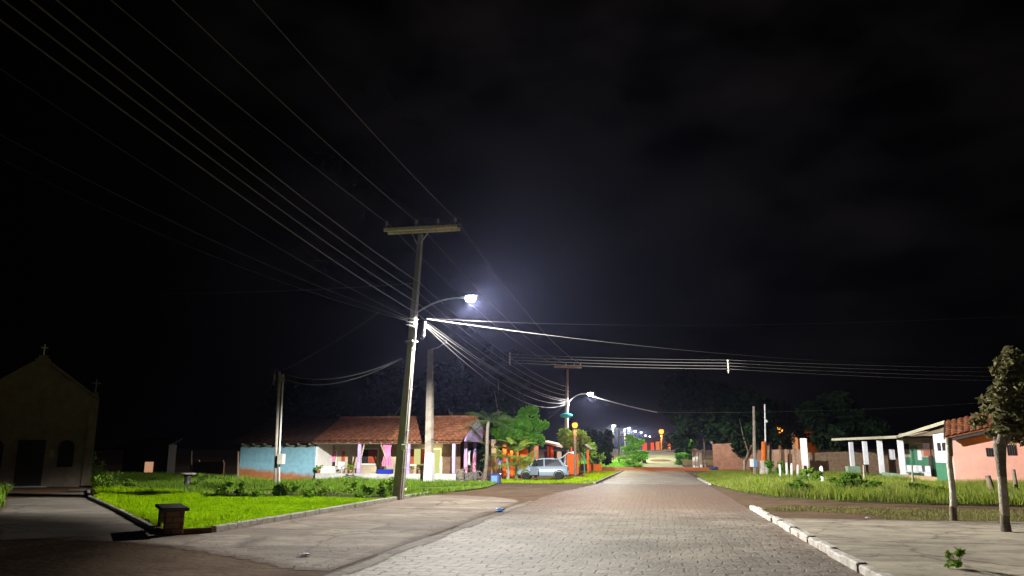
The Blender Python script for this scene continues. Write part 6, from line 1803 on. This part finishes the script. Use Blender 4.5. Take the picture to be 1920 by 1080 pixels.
for (px, yb, yt, pxt), lab in zip(((1464, 901, 872, 1462), (1476, 902, 869, 1475), (1485, 903, 870, 1484), (1496, 904, 873, 1496), (1543, 911, 876, 1540)), stl):
    Y = 56 if px < 1500 else 47
    t_, b, tp = pole_thing(px, yb, yt, Y, .085 if px < 1500 else .11, .075 if px < 1500 else .10, "polewhite", lab, "white_stake", "stake", "white stakes on the verge", pxt)
    k = MB(); k.lathe(tp - Vector((0, 0, .01)), [(.078 if px < 1500 else .10, 0), (.06, .05), (.02, .08)], 9); k.build("cap", M["polewhite"], t_)
# white signboard
SY = 55.0
sa = P(1501, 823, SY); sb = P(1515, 873, SY)
t_ = thing("signboard", "tall blank white signboard on two short legs rising from the tall grass", "signboard", (sa.x, SY, 0))
k = MB(); k.bx((sa.x, SY, sb.z), (sb.x, SY + .06, sa.z)); k.build("board", M["signw"], t_)
k = MB()
k.bx((sa.x - .035, SY - .02, sb.z), (sa.x - .003, SY + .08, sa.z)); k.bx((sb.x + .003, SY - .02, sb.z), (sb.x + .035, SY + .08, sa.z)); k.bx((sa.x - .035, SY - .02, sa.z + .003), (sb.x + .035, SY + .08, sa.z + .04)); k.build("frame", M["white"], t_)
for x in (sa.x + .02, sb.x - .02):
    k = MB(); k.bx((x - .04, SY - .0, 0), (x + .04, SY + .06, sb.z - .003)); k.build("leg", M["white"], t_)
# bushes in the verge
for (px, py, Y, r, h, m, lab) in ((1453, 882, 60, .75, .85, "leafg", "dark green rounded bush between the orange-lit post and the white stakes"), (1522, 905, 45, .8, .45, "vergeleaf", "leafy bush at the foot of the white signboard"), (1582, 916, 40, .8, .35, "vergeleaf", "leafy clump right of the lone white stake"), (1600, 922, 40, .7, .4, "vergeleaf", "broad low bush before the veranda's first column"), (1500, 925, 35, .6, .32, "vergeleaf", "leafy clump in the middle of the tall grass below the signboard"), (1650, 925, 37, .8, .3, "vergeleaf", "low bush at the veranda's green parapet"), (1740, 925, 35, .7, .3, "vergeleaf", "low bush in the orange-tinted grass left of the whitewashed post")):
    c = P(px, py, Y); plant_bush("verge_bush", lab, (c.x, Y, .05), (r, r * .8, h), 520, .10, M[m], "bushes in the verge")

# ---------------------------------------------------------------- veranda building
WX = 15.9
def yx(px, x): return x / P(px, 852, 1.0).x
FYc = 45.0; PX = FYc * P(1787, 852, 1.0).x      # the front corner
bl_ = thing("veranda_building", "pink and green building with a white-columned veranda and clay tile roof on the right", "building", (WX, FYc, 0))
YE = yx(1580, WX)                      # far end of the veranda
zV = 2.72
colx = [(1597, 874), (1623, 871), (1651, 888), (1690, 890)]
for i, (px, pb) in enumerate(colx):
    Y = yx(px, WX); zb = P(px, pb, Y).z if i != 1 else P(px, pb, Y).z
    zb = max(.3, zb)
    k = MB(); k.bx((WX - .16, Y - .16, zb), (WX + .16, Y + .16, zV - .02), bev=.015); c_ = k.build("column", M["schwhite"], bl_)
    if i == 0:
        k = MB(); k.bx((WX - .5, Y - .4, 0), (WX + .5, Y + .4, zb - .003), bev=.02); k.build("column_base", M["paleg"], bl_)
    if i == 1:
        k = MB(); k.bx((WX - .09, Y - .09, 0), (WX + .09, Y + .09, zb - .003)); k.build("column_stub", M["wood"], bl_)
y2 = yx(1651, WX); y3 = yx(1690, WX); y4 = yx(1752, WX)
k = MB(); k.bx((WX - .08, y3 + .21, 0), (WX + .08, y2 - .21, .45)); k.build("green_parapet", M["paleg"], bl_)
k = MB(); k.bx((WX - .08, y4, 0), (WX + .08, y3 - .21, .42)); k.build("cream_parapet", M["sand"], bl_)
k = MB(); k.bx((WX - .2, y4, 0), (WX + 2.9, YE, .12)); k.build("veranda_floor", M["kerb"], bl_)
IX = WX + 3.0
k = MB(); k.bx((IX, y4, 1.5), (IX + .18, YE - 6, 3.3)); k.build("inner_wall", M["cream"], bl_)
k = MB(); k.bx((IX - .012, y4, .12), (IX + .16, YE - 6, 1.497)); k.build("green_dado", M["green"], bl_)
def onwall(pa, pb, z0, z1, name, m, d=.03, x=None):
    x = IX - .012 if x is None else x
    y0 = yx(pb, x); y1 = yx(pa, x)
    k = MB(); k.bx((x - d, y0, z0), (x - .002, y1, z1)); return k.build(name, M[m], bl_)
onwall(1708, 1720, .15, 2.3, "door", "green"); onwall(1721, 1728, 1.3, 2.0, "poster", "schwhite"); onwall(1733, 1746, 1.6, 2.5, "window", "redwood")
onwall(1696, 1706, 1.7, 2.5, "window", "dark"); onwall(1668, 1678, 1.3, 2.1, "poster", "schwhite"); onwall(1741, 1748, .15, 1.6, "door", "darkdoor")
k = MB(); k.bx((WX + 1.6, y3 + 1, .48), (WX + 2.0, y2 + 1, .55)); k.bx((WX + 1.6, y3 + 1, .12), (WX + 2.0, y3 + 1.1, .478)); k.bx((WX + 1.6, y2 + .9, .12), (WX + 2.0, y2 + 1, .478)); k.bx((WX + 1.96, y3 + 1, .553), (WX + 2.0, y2 + 1, .95)); k.build("veranda_bench", M["schwhite"], bl_)
# front-left room: white over green, facing the street
k = MB(); k.bx((WX + .02, FYc + .2, 1.25), (WX + .2, y4 - .005, 2.9)); k.build("white_wall", M["schwhite"], bl_)
k = MB(); k.bx((WX + .008, FYc + .2, 0), (WX + .2, y4 - .005, 1.247)); k.build("green_dado", M["green"], bl_)
k = MB(); k.bx((WX + .2, y4 - .2, 0), (IX, y4 - .01, 2.9)); k.build("cross_wall", M["green"], bl_)
for pa, pb in ((1760, 1766), (1769, 1776)): onwall(pa, pb, 1.9, 2.35, "window", "dark", .03, WX + .02)
# pink front
k = MB(); k.slab([(PX, FYc, .42), (PX + 6.2, FYc, .42), (PX + 6.2, FYc, 4.05), (PX, FYc, 2.75)], .195); k.build("pink_wall", M["salmon"], bl_)
k = MB(); k.bx((PX - .02, FYc - .015, 0), (PX + 6.3, FYc + .195, .417)); k.build("plinth", M["sand"], bl_)
for (px, py, hw, hh) in ((1858, 848, 10, 8), (1897, 844, 10, 10)):
    a = P(px - hw, py - hh, FYc); b = P(px + hw, py + hh, FYc)
    k = MB(); k.bx((a.x, FYc - .03, b.z), (b.x, FYc - .002, a.z)); w_ = k.build("window", M["dark"], bl_)
    k = MB()
    for q_ in (.25, .5, .75): k.bx((a.x + (b.x - a.x) * q_ - .012, FYc - .05, b.z), (a.x + (b.x - a.x) * q_ + .012, FYc - .032, a.z))
    k.build("window_bars", M["steel"], w_)
# roofs: gable with its ridge along x, and the veranda's level eave
xL = WX - .35
ridge_y = xL / P(1779, 852, 1.0).x; ridge_z = P(1779, 791, ridge_y).z
eave_y = FYc - .8; eave_x = eave_y * P(1775, 852, 1.0).x; eave_z = P(1775, 821, eave_y).z
sl_ = Vector((xL - eave_x, ridge_y - eave_y, ridge_z - eave_z))
k = MB(); uR = Vector((6.6, 0, 1.45)); k.tiles((eave_x, eave_y, eave_z), uR, sl_, uR.cross(sl_), .32, 8); k.build("front_roof", M["tile"], bl_)
bz = zV + .06; bY = yx(1684, WX - .4)
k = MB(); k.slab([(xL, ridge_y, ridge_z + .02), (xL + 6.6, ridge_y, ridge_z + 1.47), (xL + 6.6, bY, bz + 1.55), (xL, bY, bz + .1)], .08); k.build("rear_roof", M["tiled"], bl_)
k = MB(); k.slab([(WX - .55, bY + .01, bz + .1), (WX + 9, bY + .01, bz + .1), (WX + 9, YE + 1, bz + .3), (WX - .55, YE + 1, bz + .3)], .08); k.build("veranda_roof", M["tiled"], bl_)
k = MB(); k.beam((xL - .03, ridge_y, ridge_z - .02), (xL - .03, bY, bz + .03), .05, .18); k.build("rake_board", M["fascia"], bl_)
k = MB(); k.beam((WX - .58, bY - .6, bz + .02), (WX - .58, YE + 1, bz + .2), .05, .18); k.build("eave_board", M["fascia"], bl_)
k = MB(); k.beam((eave_x - .03, eave_y + .02, eave_z - .02), (xL - .03, ridge_y - .03, ridge_z - .03), .05, .14); k.build("rake_board", M["steel"], bl_)
k = MB(); k.slab([(WX + .02, ridge_y + .1, 2.9), (WX + .02, bY - .3, 2.75), (WX + .02, ridge_y + .1, ridge_z - .16)][::-1], .1); k.build("gable_board", M["wood"], bl_)
k = MB(); k.beam((eave_x + .1, eave_y + .12, eave_z - .12), (eave_x + 6.5, eave_y + .12, eave_z + 1.28), .08, .16); k.build("eaves_beam", M["steel"], bl_)

# fence stakes in the verge before the building
for (px, yb, yt, pxt, Y, r, m, lab) in ((1621, 913, 872, 1619, 44, .05, "barkpale", "thin stick standing before the veranda's second column"), (1712, 925, 872, 1710, 36, .045, "barkpale", "thin grey stick leaning up before the cream parapet"), (1862, 918, 892, 1852, 36, .13, "wood", "leaning broken fence stump before the pink wall, beside the pollarded tree"), (1906, 918, 880, 1900, 36.5, .09, "wood", "dark upright fence stake before the orange-lit part of the pink wall")):
    pole_thing(px, yb, yt, Y, r, r * .8, m, lab, "fence_stake", "stake", "old stakes in the verge", pxt)
# whitewashed leaning post and pollarded tree on the slab
b = Vector(G(1789, 984)); b.z = .1; tp = P(1779, 822, b.y)
t_ = thing("wooden_post", "leaning whitewashed wooden post standing alone at the slab's far edge", "post", b)
k = MB(); k.tube([b, b.lerp(tp, .35) + Vector((.02, 0, 0)), b.lerp(tp, .7) - Vector((.02, 0, 0)), tp], [.085, .072, .07, .075], 10); k.build("shaft", M["postwash"], t_)
k = MB(); k.tube([b.lerp(tp, .78) - Vector((.0, .004, 0)), tp + Vector((0, -.004, .02))], [.073, .079], 10); k.build("bare_top", M["wood"], t_)
k = MB(); k.tube([b + Vector((0, 0, -.01)), b.lerp(tp, .17)], [.089, .080], 10); k.build("bare_foot", M["wood"], t_)
b = Vector(G(1888, 1006)); b.z = .1; Y = b.y
t_ = thing("pollarded_tree", "clipped tree with a pale-banded trunk and dense olive crown at the slab's right edge", "tree", b)
fk = P(1874, 832, Y)
k = MB(); k.tube([b - Vector((0, 0, .04)), b + Vector((0, 0, .18)), b.lerp(fk, .4), b.lerp(fk, .75), fk], [.11, .09, .085, .095, .13], 12)
for (px, py, dy, r) in ((1862, 800, .1, .06), (1885, 770, -.25, .07), (1905, 740, .2, .06), (1925, 775, -.1, .06), (1895, 700, .0, .035)):
    e = P(px, py, Y + dy); k.tube([fk - Vector((0, 0, .08)), fk.lerp(e, .5) + Vector((.0, dy * .4, .02)), e], [.10, r, r * .4], 7)
k.build("trunk", M["bark"], t_)
k = MB(); k.tube([b.lerp(fk, .18), b.lerp(fk, .5), b.lerp(fk, .62)], [.094, .089, .092], 12); k.build("lime_band", M["barkpale"], t_)
Vs = []; Fs = []; off = 0
for (px, py, rx_, rz_, nn) in ((1893, 690, 24, 34, 1500), (1905, 760, 48, 45, 3600), (1880, 790, 42, 30, 2400), (1930, 800, 40, 36, 2000), (1940, 720, 36, 50, 1800)):
    k_ = Y / 1470; c = P(px, py, Y)
    V, F = leaf_quads(crown_points(c, (rx_ * k_ * 1.1, rx_ * k_ * 1.1, rz_ * k_ * 1.1), nn // 2, 26, .30), .085); Vs.append(V); Fs.append(F + off); off += len(V)
np_mesh("crown", np.concatenate(Vs), np.concatenate(Fs), M["leafpoll"], t_)
# sodium street lamp beside the building, just past the right edge of the view
sodium_lamp((21.6, 41.4, 0), (21.6, 41.4, 4.6), "orange globe street lamp before the pink wall's right end", 620, .2, .07)

# ---------------------------------------------------------------- night air
hz = MB(); hz.bx((-1200, -60, -1.5), (1200, 1300, 12.4))
hm = bpy.data.materials.new("night_air"); hm.use_nodes = True
hn = hm.node_tree; hn.nodes.clear()
ho = hn.nodes.new("ShaderNodeOutputMaterial"); hv = hn.nodes.new("ShaderNodeVolumePrincipled")
hv.inputs["Density"].default_value = 0.00010; hv.inputs["Color"].default_value = (.50, .55, 1.0, 1); hv.inputs["Anisotropy"].default_value = 0.80
hn.links.new(hv.outputs[0], ho.inputs["Volume"])
hz.build("haze", hm, kind="stuff")
